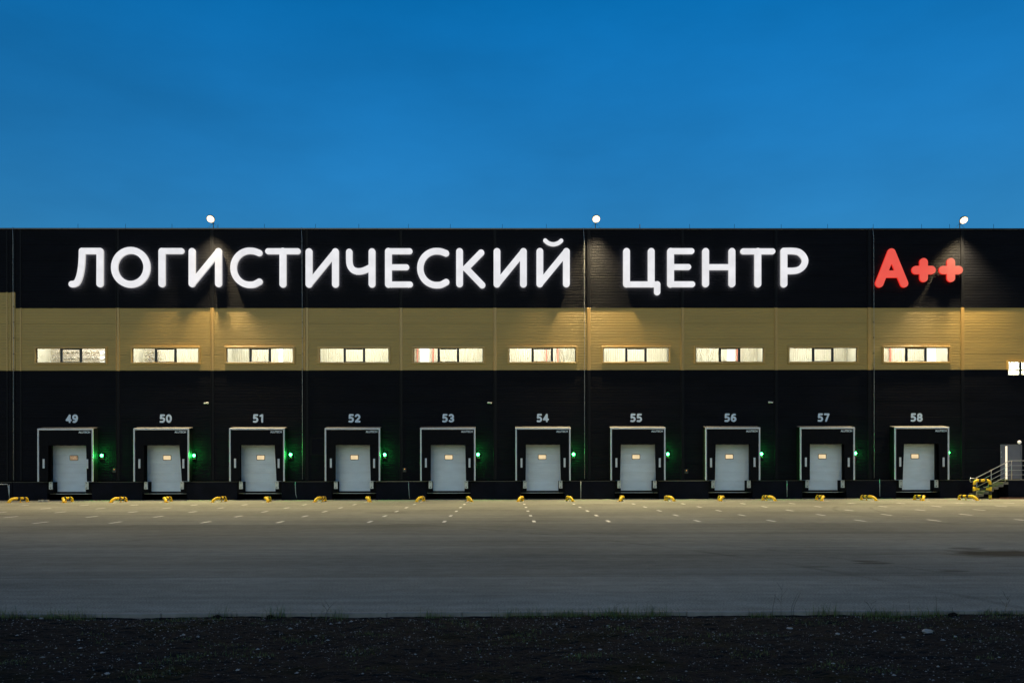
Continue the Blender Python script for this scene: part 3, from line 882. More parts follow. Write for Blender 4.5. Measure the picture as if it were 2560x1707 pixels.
# ------------------------------------------------------------------ stroke lettering (numbers and the illuminated sign)
def seg_d(X, Y, a, b_):
    ax, ay = a; bx, by = b_
    dx, dy = bx - ax, by - ay
    L2 = dx * dx + dy * dy
    t = np.clip(((X - ax) * dx + (Y - ay) * dy) / L2, 0, 1) if L2 else 0 * X
    return np.hypot(X - ax - t * dx, Y - ay - t * dy)
def smooth_path(p, n=6):
    """Catmull-Rom through the points"""
    if len(p) < 3: return p
    P = [p[0]] + list(p) + [p[-1]]
    out = []
    for i in range(1, len(P) - 2):
        p0, p1, p2, p3 = [np.array(q, float) for q in P[i - 1:i + 3]]
        for j in range(n):
            t = j / n
            out.append(tuple(0.5 * (2 * p1 + (p2 - p0) * t + (2 * p0 - 5 * p1 + 4 * p2 - p3) * t * t + (3 * p1 - p0 - 3 * p2 + p3) * t ** 3)))
    return out + [p[-1]]
def loops_from_sdf(F, x0, y0, h):
    """marching squares at 0, inside < 0; returns closed loops"""
    ny, nx = F.shape
    segs = {}
    def ip(i0, j0, i1, j1):
        a, b_ = F[j0, i0], F[j1, i1]
        t = a / (a - b_)
        return (x0 + h * (i0 + (i1 - i0) * t), y0 + h * (j0 + (j1 - j0) * t))
    nxt, pos = {}, {}
    S = F < 0
    code = S[:-1, :-1] * 1 + S[:-1, 1:] * 2 + S[1:, 1:] * 4 + S[1:, :-1] * 8
    tab = {1: [(3, 0)], 2: [(0, 1)], 3: [(3, 1)], 4: [(1, 2)], 5: [(3, 0), (1, 2)], 6: [(0, 2)], 7: [(3, 2)], 8: [(2, 3)], 9: [(2, 0)], 10: [(0, 1), (2, 3)], 11: [(2, 1)], 12: [(1, 3)], 13: [(1, 0)], 14: [(0, 3)]}
    for j, i in zip(*np.nonzero((code > 0) & (code < 15))):
        i, j = int(i), int(j)
        ek = {0: ('h', i, j), 2: ('h', i, j + 1), 3: ('v', i, j), 1: ('v', i + 1, j)}
        ep = {0: (i, j, i + 1, j), 2: (i, j + 1, i + 1, j + 1), 3: (i, j, i, j + 1), 1: (i + 1, j, i + 1, j + 1)}
        for a, b_ in tab[int(code[j, i])]:
            nxt[ek[a]] = ek[b_]
            for e in (a, b_):
                if ek[e] not in pos: pos[ek[e]] = ip(*ep[e])
    out, seen = [], set()
    for k in list(nxt):
        if k in seen: continue
        lp, c = [], k
        while c not in seen and c in nxt:
            seen.add(c); lp.append(pos[c]); c = nxt[c]
        if len(lp) > 6: out.append(lp)
    return out
def stroke_mesh(name, strokes, front, back, mats, h, bevel=0.0, rings=()):
    """strokes: [(points, width)] in metres in the x,z plane; solid between y = front and y = back"""
    pts = [p for s, w in strokes for p in s]
    mw = max(w for s, w in strokes)
    x0, x1 = min(p[0] for p in pts) - mw, max(p[0] for p in pts) + mw
    y0, y1 = min(p[1] for p in pts) - mw, max(p[1] for p in pts) + mw
    X, Y = np.meshgrid(np.arange(x0, x1, h), np.arange(y0, y1, h))
    F = np.full(X.shape, 1e9)
    for s, w in strokes:
        for a, b_ in zip(s, s[1:]):
            F = np.minimum(F, seg_d(X, Y, a, b_) - w / 2)
    F[F == 0] = 1e-6
    cu = bpy.data.curves.new(name, 'CURVE')
    cu.dimensions = '2D'; cu.fill_mode = 'BOTH'
    cu.extrude = (back - front) / 2 - bevel; cu.bevel_depth = bevel; cu.bevel_resolution = 1; cu.offset = -bevel
    for lp in loops_from_sdf(F, x0, y0, h):
        sp = cu.splines.new('POLY'); sp.points.add(len(lp) - 1)
        for p, q in zip(sp.points, lp): p.co = (q[0], q[1], 0, 1)
        sp.use_cyclic_u = True
    o = bpy.data.objects.new(name, cu); COL.objects.link(o)
    me = bpy.data.meshes.new_from_object(o.evaluated_get(bpy.context.evaluated_depsgraph_get()))
    bpy.data.objects.remove(o)
    mid = (front + back) / 2
    for v in me.vertices:
        x, y, z = v.co
        v.co = (x, mid - z, y)
    me.update()
    me.materials.clear()
    for m in mats: me.materials.append(m)
    for p in me.polygons:
        p.use_smooth = False
        if len(mats) == 3:
            p.material_index = 0 if p.normal.y < -0.9 else (1 if p.normal.y > 0.9 else 2)
    return me

# dock numbers, unit digits (height 1, stroke 0.22, x to 0.64)
def arc(cx, cy, rx, ry, a0, a1, n=14):
    return [(cx + rx * math.cos(R(a0 + (a1 - a0) * q / n)), cy + ry * math.sin(R(a0 + (a1 - a0) * q / n))) for q in range(n + 1)]
DIG = {
    '0': [arc(0.34, 0.5, 0.23, 0.39, 0, 360, 30)],
    '1': [[(0.16, 0.80), (0.36, 0.89), (0.36, 0.11)]],
    '2': [arc(0.33, 0.65, 0.22, 0.24, 155, -30) + [(0.13, 0.11), (0.57, 0.11)]],
    '3': [arc(0.31, 0.69, 0.22, 0.20, 140, -90) , arc(0.31, 0.30, 0.24, 0.19, 90, -140)],
    '4': [[(0.46, 0.11), (0.46, 0.89), (0.11, 0.33), (0.60, 0.33)]],
    '5': [[(0.52, 0.89), (0.18, 0.89), (0.15, 0.53)] + arc(0.30, 0.34, 0.24, 0.23, 95, -95) + [(0.12, 0.13)]],
    '6': [[(0.50, 0.86), (0.36, 0.88), (0.22, 0.76), (0.13, 0.55), (0.12, 0.36)], arc(0.34, 0.33, 0.22, 0.22, 0, 360, 24)],
    '7': [[(0.12, 0.89), (0.55, 0.89), (0.26, 0.11)]],
    '8': [arc(0.34, 0.69, 0.19, 0.20, 0, 360, 24), arc(0.34, 0.30, 0.23, 0.20, 0, 360, 24)],
    '9': [arc(0.34, 0.67, 0.22, 0.22, 0, 360, 24), [(0.56, 0.64), (0.55, 0.42), (0.46, 0.22), (0.32, 0.12), (0.16, 0.13)]],
}
DH = 0.54
dig_me = {c: stroke_mesh('digit', [([(x * DH, z * DH) for x, z in s], 0.225 * DH) for s in st], -0.02, 0.0, [M['number']], 0.011) for c, st in DIG.items()}
for i in range(10):
    n = 49 + i
    x, z = W(NX[i], 1046.3 - 0.36 * i, -0.02)
    t = tag(empty('dock_number', (x, -0.004, z)), 'pale dock number %d, %s from the left on the wall' % (n, ORD[i]), 'number', 'dock numbers above the doors')
    for c, dx in zip(str(n), (-0.385, 0.02)):
        link('digit', dig_me[c], t, (dx, 0, -DH / 2))

# the illuminated sign; stroke centre lines measured in the photograph
VW, HW_ = 62, 53
def ell(cx, cy, rx, ry, a0=0, a1=360, n=40): return arc(cx, cy, rx, ry, a0, a1, n)
def pI(a, b_, y0, y1): return [([(a, y0), (a, y1)], VW), ([(b_, y0), (b_, y1)], VW), ([(a, y1), (b_, y0)], 57)]
def pC(dx, dy):
    top = [(1745 + dx, 342 + dy), (1700 + dx, 326 + dy)]
    bot = [(1700 + dx, 630 + dy), (1747 + dx, 606 + dy)]
    return [(smooth_path(top + ell(1658 + dx, 478 + dy, 149, 156, -90, -270, 16) + bot, 4), 58)]
LET = [
    # (crop origin x, word, name, strokes)
    (0, 0, [([(916, 622), (918, 321), (752, 321)], 56), (smooth_path([(752, 321), (750, 400), (743, 480), (728, 555), (706, 606), (682, 622), (658, 625)]), 58), ([(916, 622), (917, 330)], VW)]),
    (0, 0, [(ell(1199, 471, 149, 156), 62)]),
    (0, 0, [([(1486, 622), (1486, 324)], VW), ([(1484, 321), (1664, 321)], HW_)]),
    (0, 0, pI(1763, 2006, 325, 621)),
    (0, 0, pC(635, -3)),
    (640, 0, [([(110, 323), (382, 323)], HW_), ([(246, 323), (246, 625)], VW)]),
    (640, 0, pI(486, 729, 328, 626)),
    (640, 0, [(smooth_path([(856, 330), (857, 420), (868, 465), (895, 496), (938, 508), (990, 500), (1050, 472)]), 58), ([(1065, 328), (1065, 625)], VW)]),
    (640, 0, [([(1216, 324), (1216, 626)], VW), ([(1214, 323), (1410, 323)], HW_), ([(1216, 470), (1380, 470)], HW_), ([(1214, 628), (1414, 628)], HW_)]),
    (640, 0, pC(0, 0)),
    (640, 0, [([(1870, 326), (1870, 622)], VW), ([(1928, 480), (2068, 337)], 58), ([(1930, 480), (2078, 634)], 58), ([(1925, 480), (1885, 480)], 40)]),
    (640, 0, pI(2214, 2457, 326, 624)),
    (1280, 0, pI(256, 500, 325, 622) + [(smooth_path([(305, 224), (335, 248), (379, 259), (424, 248), (453, 226)]), 36)]),
    (1280, 1, [([(1053, 325), (1053, 624)], VW), ([(1280, 325), (1280, 624)], VW), ([(1051, 627), (1335, 627)], HW_), ([(1335, 627), (1335, 698)], 57)]),
    (1280, 1, [([(1458, 324), (1458, 625)], VW), ([(1456, 322), (1650, 322)], HW_), ([(1458, 468), (1620, 468)], HW_), ([(1456, 626), (1657, 626)], HW_)]),
    (1280, 1, [([(1780, 325), (1780, 622)], VW), ([(2022, 325), (2022, 622)], VW), ([(1780, 469), (2022, 469)], HW_)]),
    (1280, 1, [([(2126, 324), (2394, 324)], HW_), ([(2260, 324), (2260, 624)], VW)]),
    (1920, 1, [([(148, 324), (148, 624)], VW), (smooth_path([(146, 321), (230, 321), (286, 332), (326, 367), (342, 412), (326, 458), (286, 492), (230, 503), (148, 503)]), 58)]),
    (1920, 2, [([(1025, 618), (1136, 335), (1252, 618)], 75), ([(1070, 533), (1206, 533)], 66)]),
    (1920, 2, [([(1360, 496), (1504, 496)], 76), ([(1432, 424), (1432, 568)], 76)]),
    (1920, 2, [([(1610, 496), (1754, 496)], 76), ([(1682, 424), (1682, 568)], 76)]),
]
words = []
for label, px in (('long white illuminated word ЛОГИСТИЧЕСКИЙ on the fascia', 795), ('short white illuminated word ЦЕНТР between the long word and red letters', 1790), ('red illuminated A++ sign near the right end of the fascia', 2300)):
    x, z = W(px, 718, 0)
    words.append(tag(empty('illuminated_sign', (x, 0, z)), label, 'sign', 'illuminated letters on the fascia'))
PXM = 39.13 * 3.675
LF, LB = -0.21, -0.08
for ox, w, st in LET:
    conv = []
    for s, wd in st:
        conv.append(([tuple(np.array(W(ox + x / 3.675, 540 + y / 3.675, LF))) for x, y in s], wd / PXM * (55 + LF) / 55))
    xs = [p[0] for s, _ in conv for p in s]; zs = [p[1] for s, _ in conv for p in s]
    cx, cz = (min(xs) + max(xs)) / 2, min(zs)
    conv = [([(p[0] - cx, p[1] - cz) for p in s], wd) for s, wd in conv]
    mats = [M['face_red'], M['halo_red'], M['side_red']] if w == 2 else [M['face_white'], M['halo_white'], M['side_white']]
    me = stroke_mesh('letter', conv, LF, LB, mats, 0.03)
    wl = words[w].location
    lt = link('letter', me, words[w], (cx - wl.x, 0, cz - wl.z))
    # stand-off pins between the letter and the wall
    mb = MB()
    for s, wd in conv:
        for p in (s[0], s[-1]):
            mb.tube([(p[0], LB + 0.002, p[1]), (p[0], 0.02, p[1])], 0.015, 6)
    mb.build('standoff_pins', M['darksteel'], lt)

# ------------------------------------------------------------------ floodlights on the parapet
def floodlight(x, z, label, power):
    t = tag(empty('floodlight', (x, 0.1, 17.29)), label, 'floodlight', 'floodlights on the parapet')
    dz = z - 17.29
    MB().box(-0.1, 0.1, -0.1, 0.1, 0, 0.02).tube([(0, 0, 0.02), (0, 0, dz + 0.12)], 0.03, 8).build('mast', M['steel'], t)
    MB().tube([(0, 0, dz + 0.1), (0, -0.46, dz + 0.1)], 0.025, 8).tube([(0, 0, 0.2), (0, -0.4, dz + 0.08)], 0.015, 6).build('arm', M['steel'], t)
    MB().tube([(0.35, 0.0, -0.0), (0.02, 0.0, dz * 0.8)], 0.01, 6).tube([(-0.35, 0.0, -0.0), (-0.02, 0.0, dz * 0.8)], 0.01, 6).build('stay', M['steel'], t)
    h = empty('lamp_head', (0, -0.50, dz), t)
    h.rotation_euler = (R(-48), 0, 0)
    hb = MB().tube([(0, 0, 0.14), (0, 0, 0.13), (0, 0, 0.05), (0, 0, -0.02)], 0.25, 22, radii=[0.12, 0.2, 0.25, 0.255])
    for q in range(7):
        hw_ = 0.19 - 0.012 * abs(q - 3) ** 1.6
        hb.box(-0.16 + q * 0.05, -0.148 + q * 0.05, -hw_ * 0.8, hw_ * 0.8, 0.13, 0.2)
    hb.build('housing', M['darksteel'], h)
    MB().tube([(0, 0, -0.021), (0, 0, -0.035)], 0.24, 24).build('reflector', M['flood_rim'], h)
    MB().tube([(0, 0, -0.036), (0, 0, -0.05), (0, 0, -0.058)], 0.2, 24, radii=[0.19, 0.18, 0.1]).build('lens', M['flood_lens'], h)
    ld = bpy.data.lights.new('flood_beam', 'SPOT')
    ld.energy = power; ld.color = (1.0, 0.78, 0.42)
    ld.spot_size = R(109); ld.spot_blend = 1.0; ld.shadow_soft_size = 0.2
    lo = bpy.data.objects.new('flood_beam', ld); COL.objects.link(lo)
    lo.parent = h; lo.location = (0, 0, -0.16); lo.rotation_euler = (R(20), 0, 0)
for px, py, lb in ((525, 546, 'lit floodlight on the parapet above the left half of the sign'), (1491, 546, 'lit floodlight on the parapet above the gap between the two white words'), (2412, 549, 'brightest lit floodlight above the red A++ sign')):
    x, z = W(px, py, -0.52)
    floodlight(x, z, lb, FLOOD_W * (1.25 if px > 2000 else 1.0))
floodlight(-18.4, 17.95, 'lit floodlight beyond the left edge of the view', FLOOD_W)
floodlight(78.0, 17.95, 'lit floodlight beyond the right edge of the view', FLOOD_W)

# ------------------------------------------------------------------ lightning pins and down conductors
pins = [195, 314, 430, 545, 661, 789, 897, 1021, 1126, 1256, 1366, 1599, 1724, 1836, 1953, 2069, 2183, 2304, 2374, 2484]
pin_me = MB().tube([(0, 0, 0), (0, 0, 0.36)], 0.011, 6).box(-0.05, 0.05, -0.05, 0.05, 0, 0.012).mesh('lightning_pin', M['darksteel'])
for i, px in enumerate(pins):
    x, _ = W(px, 570, 0.3)
    if px == 1599:
        o = MB().tube([(0, 0, 0), (0, 0, 0.32)], 0.03, 8).build('vent_post', M['steel'], None, (x, 0.2, 17.29))
        tag(o, 'short pale post on the parapet right of the middle floodlight', 'post')
        continue
    o = link('lightning_pin', pin_me, None, (x, 0.3, 17.288))
    tag(o, '%s thin lightning pin from the left on the parapet' % ORD[i if i < 11 else i - 1], 'lightning pin', 'lightning pins along the parapet')
for q, (px, nm) in enumerate(((33, 'at the far left of dock 49'), (755.5, 'left of dock 52, second from the left'), (1461, 'under the middle floodlight'), (2185, 'left of the red sign'))):
    x, _ = W(px, 900, -0.13)
    t = tag(empty('lightning_conductor', (x, 0, 0)), 'thin lightning conductor running down the wall %s' % nm, 'conductor', 'lightning conductors down the wall')
    MB().tube([(-0.03, 0.3, 17.33), (-0.05, -0.1, 17.33), (0.0, -0.13, 16.6), (0, -0.13, 14), (0.01, -0.13, 10), (0, -0.13, 5), (0, -0.13, 1.3)], 0.010, 6).build('rod', M['steel'], t)
    for z in range(0, 16):
        MB().tube([(0, 0.03, 1.3 + z), (0, -0.14, 1.3 + z)], 0.018, 6).build('bracket', M['black'], t)

# ------------------------------------------------------------------ signals, cameras, boxes, vents, cables
gl = [(253, 1138), (484, 1138), (725.7, 1136), (961.3, 1136), (1195, 1135.5), (1434, 1135), (1670, 1134.5), (1904.5, 1134), (2139.6, 1132.5), (2372.5, 1131)]
sig_h = MB().cbox(-0.1, 0.1, -0.1, 0.0, -0.18, 0.18, 0.015).tube([(0, -0.1, 0.085), (0, -0.16, 0.085)], 0.08, 14, caps=False).mesh('signal_housing', M['black'])
sig_l = MB().tube([(0, -0.1, 0.0), (0, -0.115, 0.0), (0, -0.135, 0.0)], 0.09, 16, radii=[0.092, 0.088, 0.05]).mesh('signal_lens', M['green'])
sig_r = MB().tube([(0, -0.1, 0.0), (0, -0.115, 0.0), (0, -0.125, 0.0)], 0.07, 14, radii=[0.06, 0.055, 0.03]).mesh('signal_lens', mat('unlit_red_lens', (0.08, 0.006, 0.005), 0.3))
for i, (px, py) in enumerate(gl):
    x, z = W(px, py, -0.17)
    t = tag(empty('dock_signal', (x, 0, z)), '%s green signal light from the left, beside shelter %d' % (ORD[i], 49 + i), 'signal light', 'green signal lights beside the docks')
    link('signal_housing', sig_h, t, (0, 0, -0.085))
    link('signal_lens', sig_l, t, (0, -0.01, 0))
    link('signal_lens', sig_r, t, (0, 0.0, -0.17))
    ld = bpy.data.lights.new('signal_glow', 'POINT')
    ld.energy = GREEN_W; ld.color = (0.02, 1.0, 0.10); ld.shadow_soft_size = 0.05
    lo = bpy.data.objects.new('signal_glow', ld); COL.objects.link(lo)
    lo.parent = t; lo.location = (0, -0.2, 0)

for px, py, d, nm in ((515, 1007, 1, 'right of number 50, the leftmost camera'), (1223.5, 1006, -1, 'left of number 54, the middle camera'), (1927, 1005, -1, 'left of number 57, the rightmost camera')):
    x, z = W(px, py, -0.2)
    t = tag(empty('security_camera', (x, 0, z)), 'small white security camera on the wall %s' % nm, 'security camera', 'security cameras on the wall')
    MB().tube([(0.06 * d, 0.02, 0), (0.06 * d, -0.12, 0)], 0.035, 8).build('wall_bracket', M['whiteplastic'], t)
    MB().tube([(-0.13 * d, -0.24, -0.03), (0.1 * d, -0.14, 0.01)], 0.045, 10).build('camera_body', M['whiteplastic'], t)
    MB().ball((0.08 * d, -0.11, 0.0), 0.065, 10, 8).build('camera_joint', M['whiteplastic'], t)
for px, py, nm in ((286, 1173, 'right of the first dock'), (1011.5, 1172, 'right of the fourth dock'), (1716, 1175.5, 'right of the seventh dock')):
    x, z = W(px, py, -0.05)
    t = tag(empty('control_box', (x, 0, z)), 'small dark control box with an orange light %s' % nm, 'control box', 'control boxes beside the docks')
    MB().cbox(-0.11, 0.11, -0.09, 0.034, -0.2, 0.08, 0.012).build('box_body', M['black'], t)
    MB().ball((0, -0.09, 0.0), 0.026, 8, 6).build('indicator', M['orangeled'], t)
for px0, px1, py0, py1, nm in ((777, 812, 1094, 1138, 'left of the fourth shelter'), (2178, 2222, 1090, 1134, 'left of the last shelter')):
    (x0, z1), (x1, z0) = W(px0, py0, 0), W(px1, py1, 0)
    t = tag(empty('louvre_vent', (x0, 0, z0)), 'black louvred wall vent %s' % nm, 'vent', 'louvred vents in the wall')
    w, h = x1 - x0, z1 - z0
    MB().box(0, w, -0.05, 0.02, 0, 0.05).box(0, w, -0.05, 0.02, h - 0.05, h).box(0, 0.05, -0.05, 0.02, 0.05, h - 0.05).box(w - 0.05, w, -0.05, 0.02, 0.05, h - 0.05).build('vent_frame', M['darktrim'], t)
    for q in range(9):
        z = 0.07 + q * (h - 0.14) / 9
        MB().quad((0.05, -0.045, z), (w - 0.05, -0.045, z), (w - 0.05, -0.005, z + 0.085), (0.05, -0.005, z + 0.085)).build('slat', M['darktrim'], t)
cab = [((738, 1204), [(0, 0), (0.02, -0.5), (0.04, -0.8), (0.10, -1.02)], 'right of the third dock'), ((1021.5, 1204), [(0, 0), (0.01, -0.4), (0.06, -1.05)], 'right of the fourth dock'),
       ((1452, 1203), [(0, 0), (0.0, -1.06)], 'right of the sixth dock'), ((1967.5, 1201), [(0, 0), (0.0, -1.04)], 'right of the eighth dock'), ((2199, 1198), [(0, 0.02), (0.01, -1.08)], 'right of the ninth dock'), ((23.5, 1211), [(0, 0), (0.0, -0.9)], 'at the far left')]
for (px, py), pts, nm in cab:
    x, z = W(px, py, -0.23)
    o = MB().tube([(a, -0.235, b_) for a, b_ in pts], 0.022, 6).build('earthing_strip', M['steel'], None, (x, 0, z))
    tag(o, 'pale earthing strip hanging down the plinth %s' % nm, 'earthing strip', 'earthing strips on the plinth')
x, z = W(20, 1210, -0.26)
o = MB().tube([(-1.6, -0.25, -0.02), (-0.05, -0.25, 0.0), (0.0, -0.25, -0.05), (0.06, -0.25, -0.6), (0.1, -0.25, -0.92)], 0.024, 8).build('drain_pipe', M['steel'], None, (x, 0, z))
tag(o, 'thin bent pipe on the plinth at the far left', 'pipe')

# ------------------------------------------------------------------ dock bumpers
bp_me = MB().cbox(-0.115, 0.115, -0.05, -0.0, 0.0, 0.48, 0.008).mesh('bumper_plate', M['steel'])
bb_me = MB().box(-0.10, 0.10, 0.0, 0.06, 0.02, 0.46).mesh('bumper_rubber', M['rubber'])
bolt_me = MB().tube([(0, -0.054, 0), (0, -0.04, 0)], 0.032, 10).mesh('bolt_hole', M['black'])
for i, xd in enumerate(DOCKS):
    for s, nm in ((-1, 'left'), (1, 'right')):
        t = tag(empty('dock_bumper', (xd + s * 1.135, -0.25, 0.70)), 'grey bumper plate at the %s foot of the %s door from the left, number %d' % (nm, ORD[i], 49 + i), 'bumper', 'dock bumpers')
        link('bumper_plate', bp_me, t); link('bumper_rubber', bb_me, t)
        link('bolt_hole', bolt_me, t, (0, 0, 0.085)); link('bolt_hole', bolt_me, t, (0, 0, 0.40))

# ------------------------------------------------------------------ wheel guides
def bend(p, q, r, n=6):
    """quarter ellipse from p to q with corner r"""
    return [tuple(((1 - t) ** 2) * Vector(p) + 2 * t * (1 - t) * Vector(r) + t * t * Vector(q)) for t in [k / n for k in range(n + 1)]]
TZ, TR = 0.235, 0.083
def guide_meshes(s):
    y = MB()
    far = [(0, 0.75, 0.0), (0, 0.75, 0.06)] + bend((0, 0.75, 0.07), (0, 0.52, TZ), (0, 0.75, TZ)) + [(0, 0.4, TZ)]
    near = bend((0, -0.36, TZ), (s * 0.27, -0.76, 0.0), (s * 0.16, -0.66, TZ + 0.05), 9)
    y.tube([*far, (0, 0.0, TZ), (0, -0.3, TZ), *near], TR, 14)
    feet = MB()
    feet.box(-0.12, 0.12, 0.63, 0.87, 0.0, 0.012).box(s * 0.27 - 0.12, s * 0.27 + 0.12, -0.88, -0.64, 0.0, 0.012)
    sup = MB().tube([(0, 0.02, 0.0), (0, 0.02, TZ - TR + 0.02)], 0.03, 8).box(-0.07, 0.07, -0.05, 0.09, 0, 0.012)
    b1 = MB().tube([(0, -0.34, TZ), (0, -0.10, TZ)], TR + 0.004, 14)
    b2 = MB().tube([(0, 0.24, TZ), (0, 0.46, TZ)], TR + 0.004, 14)
    return [('guide_tube', y.mesh('guide_tube', M['yellow'])), ('foot_plates', feet.mesh('foot_plates', M['yellow'])), ('support_leg', sup.mesh('support_leg', M['yellow'])), ('black_band', b1.mesh('black_band', M['black'])), ('black_band', b2.mesh('black_band', M['black']))]
GM = {s: guide_meshes(s) for s in (-1, 1)}
for i, xd in enumerate(DOCKS):
    for s, nm in ((-1, 'left'), (1, 'right')):
        t = tag(empty('wheel_guide', (xd + s * 1.36, -3.35 + rng.uniform(-0.05, 0.05), 0.002), rotz=rng.uniform(-0.03, 0.03)), 'yellow black wheel guide %s of the %s lane from the left, dock %d' % (nm, ORD[i], 49 + i), 'wheel guide', 'wheel guides on the yard')
        for n_, me in GM[s]:
            link(n_, me, t)

# ------------------------------------------------------------------ stairs, railing, barrier, lamp
LX = W(2520, 1198, -1.4)[0]
st = tag(empty('concrete_stairs', (LX, -0.25, 0)), 'dark stone stairs rising to the grey door at the right', 'stairs')
RISE = 1.2 / 8
for q in range(7):
    zt = RISE * (7 - q)
    mb = MB().box(-0.31 * (q + 1) - 0.02, -0.31 * q, -1.2, -0.02, zt - 0.05, zt).box(-0.31 * (q + 1), -0.31 * q, -1.18, -0.02, max(0, zt - RISE), zt - 0.051)
    mb.build('step', M['stairs'], st)
MB().box(-0.02, 5.5, -1.22, -0.02, 1.15, 1.2).build('landing', M['stairs'], st)
MB().box(0, 5.48, -1.19, -0.03, 0, 1.149).build('landing_base', M['plinth'], st)
rl = tag(empty('stair_railing', (LX, -1.43, 0)), 'thin steel tube railing along the stairs and landing', 'railing')
def P(px, py): 
    a, z = W(px, py, -1.43); return (a - LX, 0, z)
top0, top1 = P(2437, 1196), P(2524, 1151.5)
MB().tube([P(2440, 1203.5), P(2426, 1203.5), P(2425, 1202), P(2425, 1197), P(2427, 1195), top0, top1, (top1[0] + 0.15, 0, top1[2] + 0.01), (5.4, 0, top1[2] + 0.01)], 0.026, 8).build('handrail', M['inox'], rl)
for a, b_, r_ in ((11.7, 1, 0.014), (23.3, 1, 0.014), (34.6, 1, 0.014)):
    p, q = P(2441, 1194 + a), P(2524, 1151.5 + a)
    MB().tube([p, q, (q[0] + 0.12, 0, q[2]), (5.4, 0, q[2])], r_, 6).build('middle_rail', M['inox'], rl)
for px in (2442, 2478, 2513):
    f = (px - 2437) / 87
    zt = top0[2] + (top1[2] - top0[2]) * f
    xx = P(px, 1200)[0]
    zb = max(0.0, RISE * (8 + math.floor(xx / 0.31)))
    MB().tube([(xx, 0, zb), (xx, 0, zt)], 0.018, 8).build('post', M['inox'], rl)
for xx in (P(2529, 1180)[0], 1.9, 3.4, 4.9):
    MB().tube([(xx, 0, 1.2), (xx, 0, top1[2])], 0.02, 8).build('post', M['inox'], rl)

BY = -2.0
bx0, bx1 = W(2436, 1245, BY)[0], W(2475.6, 1245, BY)[0]
br = tag(empty('tube_barrier', ((bx0 + bx1) / 2, BY, 0)), 'tall yellow and black tube barrier at the foot of the stairs', 'barrier')
hw = (bx1 - bx0) / 2
BZ = W(2455, 1200.5, BY)[1]
def seg(pts, m):
    MB().tube(pts, 0.085, 14).build('yellow_segment' if m == 'yellow' else 'black_segment', M[m], br)
for sx in (-1, 1):
    x_ = sx * hw
    for z0, z1, m in ((0.0, 0.26, 'yellow'), (0.26, 0.52, 'black'), (0.52, 0.78, 'yellow'), (0.78, BZ - 0.26, 'black')):
        seg([(x_, 0, z0), (x_, 0, z1)], m)
    seg(bend((x_, 0, BZ - 0.26), (x_ - sx * 0.24, 0, BZ), (x_, 0, BZ), 7), 'yellow')
    seg([(x_ - sx * 0.24, 0, BZ), (sx * 0.13, 0, BZ)], 'black')
seg([(-0.13, 0, BZ), (0.13, 0, BZ)], 'yellow')
for a, b_, m in ((-hw + 0.085, -0.2, 'yellow'), (-0.2, 0.2, 'black'), (0.2, hw - 0.085, 'yellow')):
    MB().tube([(a, 0, 0.64), (b_, 0, 0.64)], 0.075, 12).build('yellow_segment' if m == 'yellow' else 'black_segment', M[m], br)

x, z = W(2548.5, 1105, -0.2)
t = tag(empty('wall_lamp', (x, 0, z)), 'round white globe wall lamp above the grey door', 'wall lamp')
MB().tube([(0, 0.03, 0), (0, -0.1, 0)], 0.06, 10).build('lamp_base', M['darksteel'], t)
MB().ball((0, -0.2, 0), 0.118, 18, 12).build('lamp_globe', mat('opal_globe', (0.75, 0.73, 0.7), 0.4, emit=(1, 0.93, 0.82), estr=0.28), t)

# ------------------------------------------------------------------ loose things on the ground
x, y = G(109, 1253.5)
t = tag(empty('board_stack', (x, y, 0), rotz=0.05), 'pale flat boards lying on the asphalt near dock 49', 'boards')
MB().box(-0.30, 0.28, -0.1, 0.12, 0.005, 0.035).build('board', M['palewood'], t)
MB().box(-0.27, 0.30, -0.12, 0.1, 0.075, 0.105).build('board', M['palewood'], t)
for xx in (-0.24, 0.0, 0.22):
    MB().box(xx, xx + 0.06, -0.09, 0.09, 0.036, 0.074).build('spacer', M['palewood'], t)
x, _ = W(2530, 1243, -1.9)
t = tag(empty('timber_planks', (x, -1.75, 0), rotz=-0.02), 'brown timber planks lying below the landing at the right', 'planks')
for q, (a, b_, yy, zz) in enumerate(((-1.1, 2.2, 0, 0.0), (-0.8, 2.4, 0.13, 0.0), (-0.6, 2.3, 0.05, 0.05))):
    MB().box(a, b_, yy, yy + 0.11, zz + 0.002, zz + 0.045).build('plank', M['timber'], t)

# ------------------------------------------------------------------ gravel, stones, grass, weeds
def clod(mb, x, y, z, r, mi=0):
    a = rng.random() * 6.28
    n = len(mb.v)
    c, s = math.cos(a), math.sin(a)
    P6 = [(1, 0, 0), (0, 1, 0), (-1, 0, 0), (0, -1, 0), (0, 0, 1), (0, 0, -0.6)]
    for p in P6:
        k = r * rng.uniform(0.6, 1.25)
        px, py, pz = p[0] * k * 1.2, p[1] * k, p[2] * k * 0.6
        mb.v.append((x + px * c - py * s, y + px * s + py * c, z + pz))
    for i in range(4):
        j = (i + 1) % 4
        mb.f.append((n + i, n + j, n + 4)); mb.f.append((n + j, n + i, n + 5))
        mb.m += [mi, mi]; mb.s += [False, False]
gr = MB()
nr = np.random.RandomState(12)
N = 60000
gxs = nr.uniform(CX - 8.2, CX + 8.6, N); gys = KERB_Y - 0.2 - nr.beta(0.9, 1.3, N) * 4.4
gzs = soil_h(gxs, gys)
dens = n1(gxs * 0.7 + 3, gys * 0.9 + 11)
for x, y, z, dn in zip(gxs, gys, gzs, dens):
    if rng.random() > 0.35 + 0.9 * dn: continue
    u = rng.random()
    r_ = 0.0035 + 0.009 * u ** 4 + (0.02 * rng.random() if rng.random() < 0.012 else 0)
    clod(gr, x, y, z + r_ * 0.2, r_, 1 if rng.random() < 0.26 else 0)
